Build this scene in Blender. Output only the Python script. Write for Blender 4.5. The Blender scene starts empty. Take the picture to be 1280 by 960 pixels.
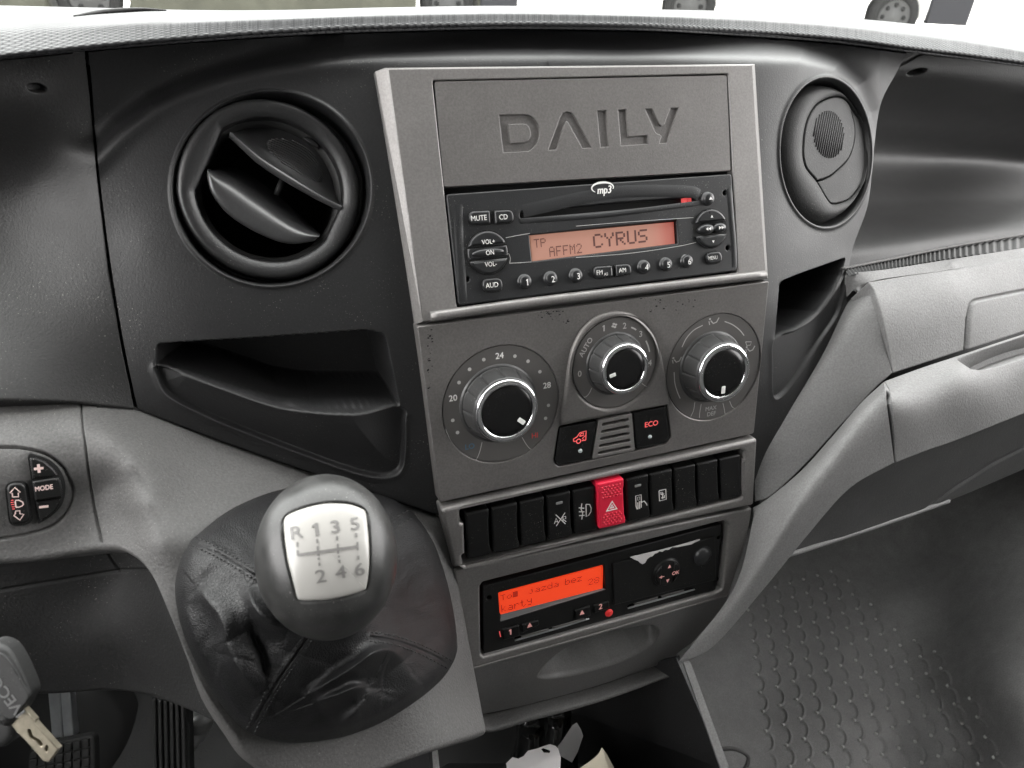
import bpy, bmesh, math, random
import numpy as np
from mathutils import Matrix, Vector
from mathutils.geometry import delaunay_2d_cdt

random.seed(7)
rng = np.random.default_rng(7)
SC = bpy.context.scene
COL = SC.collection
R = math.radians

# ------------------------------------------------------------------ camera, light, exposure
FPX = 940.0                                            # focal length in pixels of a 1280 px wide picture
CAM = np.array([-0.20347, -0.36123, 0.16195])
CX = np.array([0.93273, -0.35651, 0.05399])
CU = np.array([0.15252, 0.52577, 0.83684])
CF = np.array([0.32673, 0.77231, -0.54478])
cam_data = bpy.data.cameras.new('camera')
cam = bpy.data.objects.new('camera', cam_data)
COL.objects.link(cam)
cam.matrix_world = Matrix(((CX[0], CU[0], -CF[0], CAM[0]), (CX[1], CU[1], -CF[1], CAM[1]),
                           (CX[2], CU[2], -CF[2], CAM[2]), (0, 0, 0, 1)))
cam_data.sensor_width = 36
cam_data.lens = FPX / 1280 * 36
cam_data.clip_start = 0.02
cam_data.clip_end = 500
cam_data.dof.use_dof = True
cam_data.dof.focus_distance = 0.46
cam_data.dof.aperture_fstop = 20
SC.camera = cam

world = bpy.data.worlds.new('World')
SC.world = world
world.use_nodes = True
wn = world.node_tree.nodes
wn['Background'].inputs[0].default_value = (1.0, 0.985, 0.972, 1)
wn['Background'].inputs[1].default_value = 10.0

SC.render.engine = 'CYCLES'
SC.cycles.use_denoising = True
SC.cycles.max_bounces = 8
SC.cycles.diffuse_bounces = 4
SC.cycles.sample_clamp_indirect = 6
SC.view_settings.view_transform = 'Standard'
SC.view_settings.look = 'None'
SC.view_settings.exposure = 0.0
SC.view_settings.gamma = 1.0

# ------------------------------------------------------------------ geometry helpers
def ray(x, y):
    x = np.asarray(x, float); y = np.asarray(y, float)
    return CF + ((x - 640) / FPX)[..., None] * CX - ((y - 480) / FPX)[..., None] * CU

def project(P):
    q = np.asarray(P) - CAM
    z = q @ CF
    return 640 + FPX * (q @ CX) / z, 480 - FPX * (q @ CU) / z

class Frame:
    """a plane in the place: origin, two axes along it, normal out of it"""
    def __init__(s, o, u, v, n=None):
        s.o = np.array(o, float); s.u = np.array(u, float); s.v = np.array(v, float)
        s.u /= np.linalg.norm(s.u)
        s.n = np.cross(s.u, s.v); s.n /= np.linalg.norm(s.n)
        s.v = np.cross(s.n, s.u)
    def hit(s, x, y, z=0.0):
        r = ray(x, y)
        t = ((s.o + s.n * z - CAM) @ s.n) / (r @ s.n)
        return CAM + r * np.asarray(t)[..., None]
    def px(s, x, y, z=0.0):
        q = s.hit(x, y, z) - s.o
        return (float(q @ s.u), float(q @ s.v))
    def pxs(s, pts, z=0.0):
        return [s.px(x, y, z) for x, y in pts]
    def pt(s, x, y, z=0.0):
        return s.o + s.u * x + s.v * y + s.n * z
    def at(s, p, z=0.0):
        return Frame(s.pt(p[0], p[1], z), s.u, s.v)
    def rot(s, ang):
        c, k = math.cos(ang), math.sin(ang)
        return Frame(s.o, s.u * c + s.v * k, s.v * c - s.u * k)
    def mat(s):
        m = Matrix.Identity(4)
        for i in range(3):
            m[i][0], m[i][1], m[i][2], m[i][3] = s.u[i], s.v[i], s.n[i], s.o[i]
        return m
    def tow(s, V):
        V = np.asarray(V, float)
        return s.o + V[:, :1] * s.u + V[:, 1:2] * s.v + V[:, 2:3] * s.n

t25 = R(25)
U0 = np.array([1., 0, 0]); V0 = np.array([0, math.sin(t25), math.cos(t25)]); N0 = np.array([0, -math.cos(t25), math.sin(t25)])
S0 = Frame((0, 0, 0), U0, V0)
a1 = R(10.5)
S1 = Frame(S0.pt(0, -0.037), U0, V0 * math.cos(a1) + N0 * math.sin(a1))
a2 = R(14)
S2 = Frame(S1.pt(0, -0.113), U0, V0 * math.cos(a2) + N0 * math.sin(a2))

def unc(x, y, c):
    """point on the ray of (x, y) that stands c metres proud of the radio's face plane"""
    r = ray(x, y)
    t = (np.asarray(c) - CAM @ N0) / (r @ N0)
    return CAM + r * t[..., None]

def unz(x, y, z):
    return CAM + ray(x, y) * np.asarray(z, float)[..., None]

MW = {}
def link(o, parent):
    COL.objects.link(o)
    if parent is not None:
        o.parent = parent
    return o

def thing(name, label, cat, frame, group=None, kind=None):
    o = bpy.data.objects.new(name, None)
    o.empty_display_size = 0.02
    COL.objects.link(o)
    if not isinstance(frame, Frame):
        frame = Frame(frame, (1, 0, 0), (0, 1, 0))
    o.matrix_world = frame.mat()
    MW[o.name] = frame
    tag(o, label, cat, group, kind)
    return o

def tag(o, label=None, cat=None, group=None, kind=None):
    if label: o['label'] = label
    if cat: o['category'] = cat
    if group: o['group'] = group
    if kind: o['kind'] = kind
    return o

def obj(name, V, F, mat, parent=None, smooth=True, frame=None, flat_faces=None):
    """V: vertices, in world space (frame None) or in `frame`'s own axes"""
    V = np.asarray(V, float)
    if frame is not None:
        V = frame.tow(V)
    pf = MW.get(parent.name) if parent is not None else None
    if pf is not None:
        q = V - pf.o
        V = np.stack([q @ pf.u, q @ pf.v, q @ pf.n], 1)
    me = bpy.data.meshes.new(name)
    me.from_pydata([tuple(map(float, v)) for v in V], [], F if isinstance(F, list) else F.tolist())
    if smooth is True:
        me.polygons.foreach_set('use_smooth', [True] * len(me.polygons))
    elif smooth is not False:
        me.polygons.foreach_set('use_smooth', list(smooth))
    mats = mat if isinstance(mat, (list, tuple)) else [mat]
    for m in mats: me.materials.append(m)
    me.update()
    o = bpy.data.objects.new(name, me)
    link(o, parent)
    if pf is not None: MW[o.name] = pf
    return o

class MB:
    """collects pieces of one mesh"""
    def __init__(s): s.V, s.F, s.S = [], [], []
    def add(s, V, F, smooth=True):
        k = len(s.V)
        s.V += [tuple(map(float, v)) for v in V]
        F = F if isinstance(F, list) else F.tolist()
        s.F += [tuple(i + k for i in f) for f in F]
        s.S += list(smooth) if isinstance(smooth, (list, tuple)) else [smooth] * len(F)
        return s
    def build(s, name, mat, parent=None, frame=None):
        return obj(name, np.array(s.V), s.F, mat, parent, s.S, frame)

def gridF(nv, nu, wrap=False, off=0):
    i = np.arange(nv - 1)[:, None]; j = np.arange(nu if wrap else nu - 1)[None]
    a = i * nu + j; b = i * nu + (j + 1) % nu; c = b + nu; d = a + nu
    return (np.stack([a, b, c, d], -1).reshape(-1, 4) + off)

def cr(P, n):
    """uniform Catmull-Rom through P (first axis), n samples"""
    P = np.asarray(P, float); k = len(P)
    t = np.linspace(0, k - 1, n); i = np.minimum(t.astype(int), k - 2); f = (t - i)
    f = f.reshape((-1,) + (1,) * (P.ndim - 1))
    ext = np.concatenate([[2 * P[0] - P[1]], P, [2 * P[-1] - P[-2]]])
    p0, p1, p2, p3 = ext[i], ext[i + 1], ext[i + 2], ext[i + 3]
    return .5 * (2 * p1 + (p2 - p0) * f + (2 * p0 - 5 * p1 + 4 * p2 - p3) * f ** 2 + (3 * p1 - p0 - 3 * p2 + p3) * f ** 3)

def crs(P, n):
    """Catmull-Rom resampled evenly by arc length"""
    Q = cr(P, max(n * 8, 200))
    d = np.concatenate([[0], np.cumsum(np.linalg.norm(np.diff(Q, axis=0), axis=1))])
    t = np.linspace(0, d[-1], n)
    return np.stack([np.interp(t, d, Q[:, i]) for i in range(Q.shape[1])], 1)

class TPS:
    def __init__(s, pts, reg=1e-4):
        p = np.array(pts, float); s.xy = p[:, :2] / 100; z = p[:, 2]
        n = len(p); K = s.phi(np.linalg.norm(s.xy[:, None] - s.xy[None], axis=2)) + reg * np.eye(n)
        A = np.zeros((n + 3, n + 3)); A[:n, :n] = K
        A[:n, n] = 1; A[:n, n + 1:] = s.xy; A[n, :n] = 1; A[n + 1:, :n] = s.xy.T
        s.w = np.linalg.solve(A, np.concatenate([z, [0, 0, 0]]))
    @staticmethod
    def phi(r):
        return np.where(r > 1e-9, r * r * np.log(np.maximum(r, 1e-9)), 0)
    def __call__(s, X, Y):
        sh = np.shape(X); q = np.stack([np.ravel(X), np.ravel(Y)], 1) / 100
        n = len(s.xy); out = np.empty(len(q))
        for k in range(0, len(q), 20000):
            e = q[k:k + 20000]
            out[k:k + 20000] = s.phi(np.linalg.norm(e[:, None] - s.xy[None], axis=2)) @ s.w[:n] + s.w[n] + e @ s.w[n + 1:]
        return out.reshape(sh)

def sstep(a, b, x):
    t = np.clip((x - a) / (b - a), 0, 1)
    return t * t * (3 - 2 * t)

def dpoly(X, Y, pts):
    """distance to an open polyline, in pixels"""
    sh = np.shape(X); x = np.ravel(X); y = np.ravel(Y); best = np.full(len(x), 1e9)
    for (ax, ay), (bx, by) in zip(pts[:-1], pts[1:]):
        dx, dy = bx - ax, by - ay
        t = np.clip(((x - ax) * dx + (y - ay) * dy) / max(dx * dx + dy * dy, 1e-9), 0, 1)
        best = np.minimum(best, np.hypot(x - ax - t * dx, y - ay - t * dy))
    return best.reshape(sh)

def sdpoly(X, Y, pts):
    """signed distance to a closed polygon: negative inside"""
    pts = [tuple(p) for p in pts]
    d = dpoly(X, Y, pts + [pts[0]])
    ins = np.zeros(np.shape(X), bool)
    for (ax, ay), (bx, by) in zip(pts, pts[1:] + [pts[0]]):
        if ay == by: continue
        c = ((Y >= ay) != (Y >= by)) & (X < (bx - ax) * (Y - ay) / (by - ay) + ax)
        ins ^= c
    return np.where(ins, -d, d)

def smooth_poly(pts, n=60):
    P = np.array(list(pts) + [pts[0]], float)
    k = len(pts)
    ext = np.concatenate([[P[-2]], P, [P[1]]])
    Q = cr(ext, (k + 2) * max(n // k, 4) + 1)
    m = max(n // k, 4)
    return [tuple(q) for q in Q[m:m + k * m]]

def grid_normals(P):
    du = np.gradient(P, axis=1); dv = np.gradient(P, axis=0)
    n = np.cross(du, dv)
    n /= np.maximum(np.linalg.norm(n, axis=2, keepdims=True), 1e-12)
    flip = np.sum(n * (CAM - P), axis=2).mean() < 0
    return -n if flip else n

def skirted(P, N, r=0.0012, d=0.012, edges='tblr'):
    """roll the chosen edges of a grid over and down, so that a panel ends with a real rounded lip"""
    steps = ((0.5, 0.13), (0.87, 0.5), (1.0, 1.0), (1.0, d / r))
    def ext(P, N, axis, last):
        Q = P if axis == 0 else P.transpose(1, 0, 2); M = N if axis == 0 else N.transpose(1, 0, 2)
        e, i2 = (Q[-1], Q[-2]) if last else (Q[0], Q[1]); m = M[-1] if last else M[0]
        o = e - i2; o -= m * np.sum(o * m, 1, keepdims=True); o /= np.maximum(np.linalg.norm(o, axis=1, keepdims=True), 1e-12)
        rows = [e + o * (r * a) - m * (r * b) for a, b in steps]; ms = [m] * len(rows)
        if last: Q = np.concatenate([Q, rows]); M = np.concatenate([M, ms])
        else: Q = np.concatenate([rows[::-1], Q]); M = np.concatenate([ms, M])
        return (Q, M) if axis == 0 else (Q.transpose(1, 0, 2), M.transpose(1, 0, 2))
    if 't' in edges: P, N = ext(P, N, 0, False)
    if 'b' in edges: P, N = ext(P, N, 0, True)
    if 'l' in edges: P, N = ext(P, N, 1, False)
    if 'r' in edges: P, N = ext(P, N, 1, True)
    return P

def sheet(name, rows, nu, nv, mat, parent, depth=None, mode='c', disp=None, edges='tblr', r=0.0012, d=0.012):
    """a moulded panel: control rows of picture points, each at its own depth, splined into a dense surface"""
    rows = np.array(rows, float)
    G = cr(rows, nv); G = cr(G.transpose(1, 0, 2), nu).transpose(1, 0, 2)
    X, Y = G[..., 0], G[..., 1]
    C = depth(X, Y) if depth is not None else G[..., 2]
    P = unc(X, Y, C / 1000) if mode == 'c' else unz(X, Y, C)
    N = grid_normals(P)
    if disp is not None:
        px, py = project(P)
        P = P + N * disp(px, py)[..., None]
        N = grid_normals(P)
    Q = skirted(P, N, r, d, edges) if edges else P
    n0, n1 = Q.shape[:2]
    return obj(name, Q.reshape(-1, 3), gridF(n0, n1), mat, parent)

def area2(l):
    l = np.asarray(l); return float(np.sum(l[:, 0] * np.roll(l[:, 1], -1) - np.roll(l[:, 0], -1) * l[:, 1]))

def inset(loop, b):
    """move a loop b to its left (into the material when outers run ccw and holes cw)"""
    L = np.asarray(loop, float); n = len(L)
    e = np.roll(L, -1, 0) - L; e /= np.maximum(np.linalg.norm(e, axis=1, keepdims=True), 1e-12)
    nl = np.stack([-e[:, 1], e[:, 0]], 1); np_ = np.roll(nl, 1, 0)
    m = nl + np_; k = np.maximum(np.sum(m * m, 1, keepdims=True), 0.8)
    return L + m * (2 * b / k)

def clean(loop, eps=1e-6):
    out = []
    for p in loop:
        if not out or math.hypot(p[0] - out[-1][0], p[1] - out[-1][1]) > eps: out.append((float(p[0]), float(p[1])))
    if math.hypot(out[0][0] - out[-1][0], out[0][1] - out[-1][1]) < eps: out.pop()
    return out

def pt_in(x, y, l):
    c = False; j = len(l) - 1
    for i in range(len(l)):
        if (l[i][1] > y) != (l[j][1] > y) and x < (l[j][0] - l[i][0]) * (y - l[i][1]) / (l[j][1] - l[i][1]) + l[i][0]: c = not c
        j = i
    return c

def plate_mesh(outer, holes=(), z0=0.0, z1=0.002, b=0.0004, seg=2, back=False):
    """a flat plate with holes, its upper edges rounded by b"""
    loops = []
    for i, l in enumerate([outer] + list(holes)):
        l = clean(l)
        if (area2(l) > 0) != (i == 0): l = l[::-1]
        loops.append(np.array(l))
    V, F, S = [], [], []
    tops = []
    for l in loops:
        n = len(l); rings = [(l, z0)]
        if b > 0:
            for k in range(seg + 1):
                a = math.pi / 2 * k / seg
                rings.append((inset(l, b * (1 - math.cos(a))), z1 - b + b * math.sin(a)))
        else:
            rings.append((l, z1))
        base = len(V)
        for q, z in rings: V += [(x, y, z) for x, y in q]
        for k in range(len(rings) - 1):
            for i in range(n):
                j = (i + 1) % n
                F.append((base + k * n + i, base + k * n + j, base + (k + 1) * n + j, base + (k + 1) * n + i)); S.append(k > 0)
        tops.append((base + (len(rings) - 1) * n, n))
    vs, ed, idx = [], [], []
    for s0, n in tops:
        k = len(vs)
        vs += [Vector(V[s0 + i][:2]) for i in range(n)]; idx += [s0 + i for i in range(n)]
        ed += [(k + i, k + (i + 1) % n) for i in range(n)]
    rv, re, rf, ov, oe, of = delaunay_2d_cdt(vs, ed, [], 1, 1e-9)
    hloops = [[(V[s0 + i][0], V[s0 + i][1]) for i in range(n)] for s0, n in tops[1:]]
    mp = []
    for k, v in enumerate(rv):
        if len(ov[k]) > 0: mp.append(idx[ov[k][0]])
        else: mp.append(len(V)); V.append((v[0], v[1], z1))
    for f in rf:
        p = [V[mp[i]] for i in f]
        A = sum(p[i][0] * p[(i + 1) % len(p)][1] - p[(i + 1) % len(p)][0] * p[i][1] for i in range(len(p)))
        g = tuple(mp[i] for i in f)
        if len(set(g)) < 3: continue
        if hloops:
            cx, cy = sum(q[0] for q in p) / len(p), sum(q[1] for q in p) / len(p)
            if any(pt_in(cx, cy, h) for h in hloops): continue
        F.append(g if A > 0 else g[::-1]); S.append(False)
    return V, F, S

def plate(name, frame, outer, mat, parent, holes=(), z0=0.0, z1=0.002, b=0.0004, seg=2):
    V, F, S = plate_mesh(outer, holes, z0, z1, b, seg)
    return obj(name, V, F, mat, parent, S, frame)

def rpoly(pts, r, seg=6):
    """polygon with rounded corners; r one radius or one per corner"""
    out = []; n = len(pts)
    for i in range(n):
        p = np.array(pts[i], float); a = np.array(pts[i - 1], float) - p; c = np.array(pts[(i + 1) % n], float) - p
        la, lc = np.linalg.norm(a), np.linalg.norm(c); a /= la; c /= lc
        ri = r[i] if isinstance(r, (list, tuple)) else r
        if ri <= 0: out.append(tuple(p)); continue
        ang = math.acos(max(-1, min(1, float(a @ c)))); t = min(ri / math.tan(ang / 2), la * .49, lc * .49)
        p1, p2 = p + a * t, p + c * t
        for k in range(seg + 1):
            s = k / seg; q = (1 - s) ** 2 * p1 + 2 * s * (1 - s) * p + s * s * p2
            out.append(tuple(q))
    return out

def circle(cx, cy, rx, n=32, ry=None, a0=0, a1=2 * math.pi, end=False):
    ry = rx if ry is None else ry
    m = n if not end else n - 1
    return [(cx + rx * math.cos(a0 + (a1 - a0) * k / m), cy + ry * math.sin(a0 + (a1 - a0) * k / m)) for k in range(n)]

def lathe_mesh(prof, n=64, mod=None):
    """prof: (radius, z) from the outside in"""
    p = np.array(prof, float); th = np.linspace(0, 2 * math.pi, n, endpoint=False)
    r = np.repeat(p[:, :1], n, 1); z = np.repeat(p[:, 1:2], n, 1)
    if mod is not None: r, z = mod(r, z, th[None])
    V = np.stack([r * np.cos(th), r * np.sin(th), z], -1).reshape(-1, 3)
    return V, gridF(len(p), n, wrap=True)

def box_mesh(x0, x1, y0, y1, z0, z1, b=0.0004):
    return plate_mesh([(x0, y0), (x1, y0), (x1, y1), (x0, y1)], (), z0, z1, b)

def tube_mesh(pts, rad, n=8):
    P = np.array(pts, float); T = np.gradient(P, axis=0); T /= np.linalg.norm(T, axis=1, keepdims=True)
    ref = np.array([0, 0, 1.]) if abs(T[0, 2]) < .9 else np.array([1., 0, 0])
    V = []
    for i in range(len(P)):
        a = np.cross(T[i], ref); a /= np.linalg.norm(a); b_ = np.cross(T[i], a)
        rr = rad[i] if hasattr(rad, '__len__') else rad
        for k in range(n):
            w = 2 * math.pi * k / n; V.append(P[i] + rr * (math.cos(w) * a + math.sin(w) * b_))
    F = gridF(len(P), n, wrap=True).tolist()
    F.append(tuple(range(n))[::-1]); F.append(tuple((len(P) - 1) * n + k for k in range(n)))
    return np.array(V), F

_tc = {}
def text_mesh(body, size=1.0):
    """glyph outlines as a mesh, centred, cap height = size"""
    if body == '1':
        P = [(-.02, 0), (.11, 0), (.11, .69), (.0, .69), (-.14, .585), (-.14, .475), (-.02, .55)]
        V = np.array([(x, y - .345, 0) for x, y in P]); return V * (size / .69), [tuple(range(7))]
    if body not in _tc:
        cu = bpy.data.curves.new('lettering', 'FONT'); cu.body = body; cu.resolution_u = 3
        cu.align_x = 'CENTER'
        o = bpy.data.objects.new('lettering', cu); COL.objects.link(o)
        dg = bpy.context.evaluated_depsgraph_get(); dg.update()
        me = o.evaluated_get(dg).to_mesh()
        V = np.array([v.co[:] for v in me.vertices]); F = [tuple(p.vertices) for p in me.polygons]
        o.evaluated_get(dg).to_mesh_clear()
        bpy.data.objects.remove(o); bpy.data.curves.remove(cu)
        if len(V) == 0: V = np.zeros((0, 3))
        # centre on the bounding box
        else: V = V - np.array([(V[:, 0].min() + V[:, 0].max()) / 2, (V[:, 1].min() + V[:, 1].max()) / 2, 0])
        _tc[body] = (V, F)
    V, F = _tc[body]  # near-black, so the shade inside the open vent is in the colour
    return V * (size / 0.69), F

def letters(name, body, frame, p, h, mat, parent, z=0.0003, ang=0.0, wx=1.0, bold=0.0):
    V, F = text_mesh(body, h)
    V = V.copy(); V[:, 0] *= wx
    c, s = math.cos(ang), math.sin(ang)
    W = np.stack([p[0] + V[:, 0] * c - V[:, 1] * s, p[1] + V[:, 0] * s + V[:, 1] * c, np.full(len(V), z)], 1)
    if bold > 0:
        m = MB()
        for k, (dx, dy) in enumerate(((-1, 0), (1, 0), (0, -1), (0, 1))):
            m.add(W + np.array([dx * bold, dy * bold, k * 6e-6]), F, False)
        return m.build(name, mat, parent, frame)
    return obj(name, W, F, mat, parent, False, frame)

def stroke_mesh(pts, w, z=0.0003, closed=False):
    """flat print: a line of width w"""
    P = np.array(pts, float)
    if closed: P = np.concatenate([P, P[:1]])
    T = np.gradient(P, axis=0)
    if closed: T[0] = T[-1] = (P[1] - P[-2])
    T /= np.maximum(np.linalg.norm(T, axis=1, keepdims=True), 1e-12)
    n = np.stack([-T[:, 1], T[:, 0]], 1) * w / 2
    V = np.concatenate([np.c_[P + n, np.full(len(P), z)], np.c_[P - n, np.full(len(P), z)]])
    k = len(P)
    return V, [(i, k + i, k + i + 1, i + 1) for i in range(k - 1)]

# ------------------------------------------------------------------ materials
def mat(name, col, rough=0.5, metal=0.0, grain=None, spec=0.5, emit=None, coat=0.0, var=0.0, rvar=0.0, leather=False, vscale=38, speck=0.0, dust=0.0):
    m = bpy.data.materials.new(name); m.use_nodes = True
    nt = m.node_tree; b = nt.nodes['Principled BSDF']; L = nt.links.new
    b.inputs['Base Color'].default_value = (*col, 1); b.inputs['Roughness'].default_value = rough
    b.inputs['Metallic'].default_value = metal; b.inputs['Specular IOR Level'].default_value = spec
    if coat: b.inputs['Coat Weight'].default_value = coat; b.inputs['Coat Roughness'].default_value = 0.08
    tc = nt.nodes.new('ShaderNodeNewGeometry')
    def noise(scale, detail=3, rgh=.55):
        n = nt.nodes.new('ShaderNodeTexNoise'); n.inputs['Scale'].default_value = scale
        n.inputs['Detail'].default_value = detail; n.inputs['Roughness'].default_value = rgh
        L(tc.outputs['Position'], n.inputs['Vector']); return n
    colsock = None
    if var > 0:
        n = noise(vscale, 5, .6); r = nt.nodes.new('ShaderNodeMapRange')
        r.inputs['From Min'].default_value = .3; r.inputs['From Max'].default_value = .7
        r.inputs['To Min'].default_value = 1 - var; r.inputs['To Max'].default_value = 1 + var
        L(n.outputs['Fac'], r.inputs['Value'])
        mx = nt.nodes.new('ShaderNodeVectorMath'); mx.operation = 'SCALE'; mx.inputs[0].default_value = col
        L(r.outputs['Result'], mx.inputs['Scale']); colsock = mx.outputs[0]
    if speck > 0:
        n = noise(850, 1, .5); r = nt.nodes.new('ShaderNodeMapRange')
        r.inputs['From Min'].default_value = .3; r.inputs['From Max'].default_value = .7
        r.inputs['To Min'].default_value = 1 - speck; r.inputs['To Max'].default_value = 1 + speck
        L(n.outputs['Fac'], r.inputs['Value'])
        mx = nt.nodes.new('ShaderNodeVectorMath'); mx.operation = 'SCALE'
        if colsock is not None: L(colsock, mx.inputs[0])
        else: mx.inputs[0].default_value = col
        L(r.outputs['Result'], mx.inputs['Scale']); colsock = mx.outputs[0]
    if dust > 0:
        n1 = noise(1400, 1, .4); n2 = noise(30, 3, .6)
        r1 = nt.nodes.new('ShaderNodeMapRange'); r1.inputs['From Min'].default_value = .70; r1.inputs['From Max'].default_value = .76
        L(n1.outputs['Fac'], r1.inputs['Value'])
        r2 = nt.nodes.new('ShaderNodeMapRange'); r2.inputs['From Min'].default_value = .45; r2.inputs['From Max'].default_value = .7
        L(n2.outputs['Fac'], r2.inputs['Value'])
        mu = nt.nodes.new('ShaderNodeMath'); mu.operation = 'MULTIPLY'; L(r1.outputs[0], mu.inputs[0]); L(r2.outputs[0], mu.inputs[1])
        mu2 = nt.nodes.new('ShaderNodeMath'); mu2.operation = 'MULTIPLY'; L(mu.outputs[0], mu2.inputs[0]); mu2.inputs[1].default_value = dust
        mx = nt.nodes.new('ShaderNodeMix'); mx.data_type = 'RGBA'
        if colsock is not None: L(colsock, mx.inputs[6])
        else: mx.inputs[6].default_value = (*col, 1)
        mx.inputs[7].default_value = (.5, .48, .45, 1)
        L(mu2.outputs[0], mx.inputs[0]); colsock = mx.outputs[2]
    if colsock is not None: L(colsock, b.inputs['Base Color'])
    if rvar > 0:
        n = noise(55, 4, .6); r = nt.nodes.new('ShaderNodeMapRange')
        r.inputs['From Min'].default_value = .3; r.inputs['From Max'].default_value = .7
        r.inputs['To Min'].default_value = rough - rvar; r.inputs['To Max'].default_value = rough + rvar
        L(n.outputs['Fac'], r.inputs['Value']); L(r.outputs[0], b.inputs['Roughness'])
    if grain:
        bp = nt.nodes.new('ShaderNodeBump'); bp.inputs['Strength'].default_value = 1.0; bp.inputs['Distance'].default_value = grain[1]
        if leather:
            v = nt.nodes.new('ShaderNodeTexVoronoi'); v.feature = 'DISTANCE_TO_EDGE'; v.inputs['Scale'].default_value = grain[0]
            n0 = noise(grain[0] * .6, 2); ad = nt.nodes.new('ShaderNodeVectorMath'); ad.operation = 'MULTIPLY_ADD'
            ad.inputs[1].default_value = (.0012,) * 3; L(n0.outputs['Color'], ad.inputs[0]); L(tc.outputs['Position'], ad.inputs[2])
            L(ad.outputs[0], v.inputs['Vector'])
            r = nt.nodes.new('ShaderNodeMapRange'); r.inputs['From Max'].default_value = .25; L(v.outputs['Distance'], r.inputs['Value'])
            L(r.outputs[0], bp.inputs['Height'])
        else:
            n = noise(grain[0], 2, .6); L(n.outputs['Fac'], bp.inputs['Height'])
        L(bp.outputs['Normal'], b.inputs['Normal'])
    if emit:
        b.inputs['Emission Color'].default_value = (*emit[0], 1); b.inputs['Emission Strength'].default_value = emit[1]
    return m

M = {}
M['pad'] = mat('soft_pad_plastic', (.026, .0265, .028), .60, grain=(1500, .00008), rvar=.03, spec=.30)
M['fascia'] = mat('black_grained_plastic', (.0165, .0163, .0163), .54, grain=(900, .00020), var=.08, rvar=.02, dust=.3, speck=.16, spec=.36)
M['fascia2'] = mat('satin_black_plastic', (.0145, .0145, .015), .46, grain=(1000, .00012), rvar=.02, dust=.35, speck=.14, spec=.38)
M['void'] = mat('deep_black_plastic', (.012, .012, .012), .6)
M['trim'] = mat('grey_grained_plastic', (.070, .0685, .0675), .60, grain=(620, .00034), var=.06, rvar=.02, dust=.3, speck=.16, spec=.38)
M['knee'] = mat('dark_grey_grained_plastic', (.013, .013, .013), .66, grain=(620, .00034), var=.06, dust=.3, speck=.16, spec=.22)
M['light_trim'] = mat('pale_grey_grained_plastic', (.178, .177, .176), .62, grain=(620, .00030), var=.05, rvar=.02, dust=.25, speck=.13, spec=.34)
M['silver'] = mat('silver_grey_paint', (.195, .187, .182), .42, metal=.45, grain=(1500, .00005), var=.06, rvar=.03, speck=.10)
M['lid'] = mat('bronze_grey_paint', (.145, .138, .134), .43, metal=.4, grain=(1300, .00007), var=.05, rvar=.03, speck=.10)
M['radio'] = mat('radio_black_plastic', (.013, .0135, .0145), .45, grain=(2000, .00010), rvar=.04, dust=.35, spec=.4)
M['button'] = mat('button_black_plastic', (.016, .0165, .0175), .30, grain=(2600, .00002), rvar=.05)
M['gloss'] = mat('gloss_black', (.006, .006, .006), .22, dust=.2, spec=.4)
M['switch'] = mat('switch_black_plastic', (.006, .006, .006), .40, rvar=.06, dust=.7, spec=.35)
M['chrome'] = mat('chrome', (.78, .78, .79), .12, metal=1.0)
M['white'] = mat('white_print', (.75, .74, .72), .5)
M['greyprint'] = mat('grey_print', (.42, .41, .40), .5)
M['pink'] = mat('pink_lit_print', (.75, .42, .40), .5, emit=((1, .35, .3), .15))
M['redprint'] = mat('red_print', (.55, .06, .05), .5)
M['redlit'] = mat('red_lit_symbol', (.6, .1, .1), .5, emit=((1, .12, .12), .55))
M['blueprint'] = mat('blue_print', (.06, .14, .22), .5)
M['panel_silver'] = mat('panel_silver_paint', (.150, .143, .138), .43, metal=.45, grain=(1500, .00005), var=.08, rvar=.03, speck=.10)
M['hole'] = mat('black_hole', (.004, .004, .004), .8)
M['hazard'] = mat('hazard_red_plastic', (.72, .02, .055), .33)
M['lcd1'] = mat('lcd_salmon', (.42, .19, .14), .35, emit=((.85, .32, .22), .30))
M['lcdink'] = mat('lcd_segments', (.10, .035, .03), .5)
M['lcd2'] = mat('lcd_red', (.6, .06, .02), .35, emit=((1.0, .06, .014), .62))
M['lcdink2'] = mat('lcd_segments_faint', (.3, .02, .01), .5, emit=((.55, .018, .006), .34))
M['led'] = mat('red_led', (.45, .03, .03), .35, emit=((.8, .03, .03), .25))
M['ledwhite'] = mat('grey_led', (.45, .5, .5), .3)
M['paper'] = mat('white_paper', (.62, .60, .60), .8, var=.04)
M['pages'] = mat('cream_paper', (.55, .50, .40), .8)
M['leather'] = mat('black_leather', (.008, .008, .0085), .45, grain=(900, .00013), leather=True, rvar=.03, spec=.40)
M['stitch'] = mat('black_thread', (.015, .015, .015), .7)
M['knob'] = mat('worn_grey_rubber', (.025, .025, .0245), .38, grain=(1600, .00004), var=.5, vscale=110, rvar=.10, dust=.5, speck=.1)
M['plate'] = mat('ivory_plate', (.345, .337, .32), .26, coat=.25)
M['engrave'] = mat('engraved_grey', (.16, .155, .15), .4)
M['mat'] = mat('rubber_mat', (.105, .104, .103), .60, grain=(600, .0003), var=.12, vscale=60, rvar=.05, dust=.5, speck=.2, spec=.4)
M['rubber'] = mat('pedal_rubber', (.02, .02, .02), .6, grain=(900, .0002))
M['steel'] = mat('dull_steel', (.32, .33, .34), .42, metal=.7, var=.2)
M['brass'] = mat('key_brass', (.30, .27, .21), .38, metal=.75, var=.2, vscale=300)
M['keyplastic'] = mat('key_grey_plastic', (.012, .0122, .0122), .55, grain=(1300, .0001), dust=.3)
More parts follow.
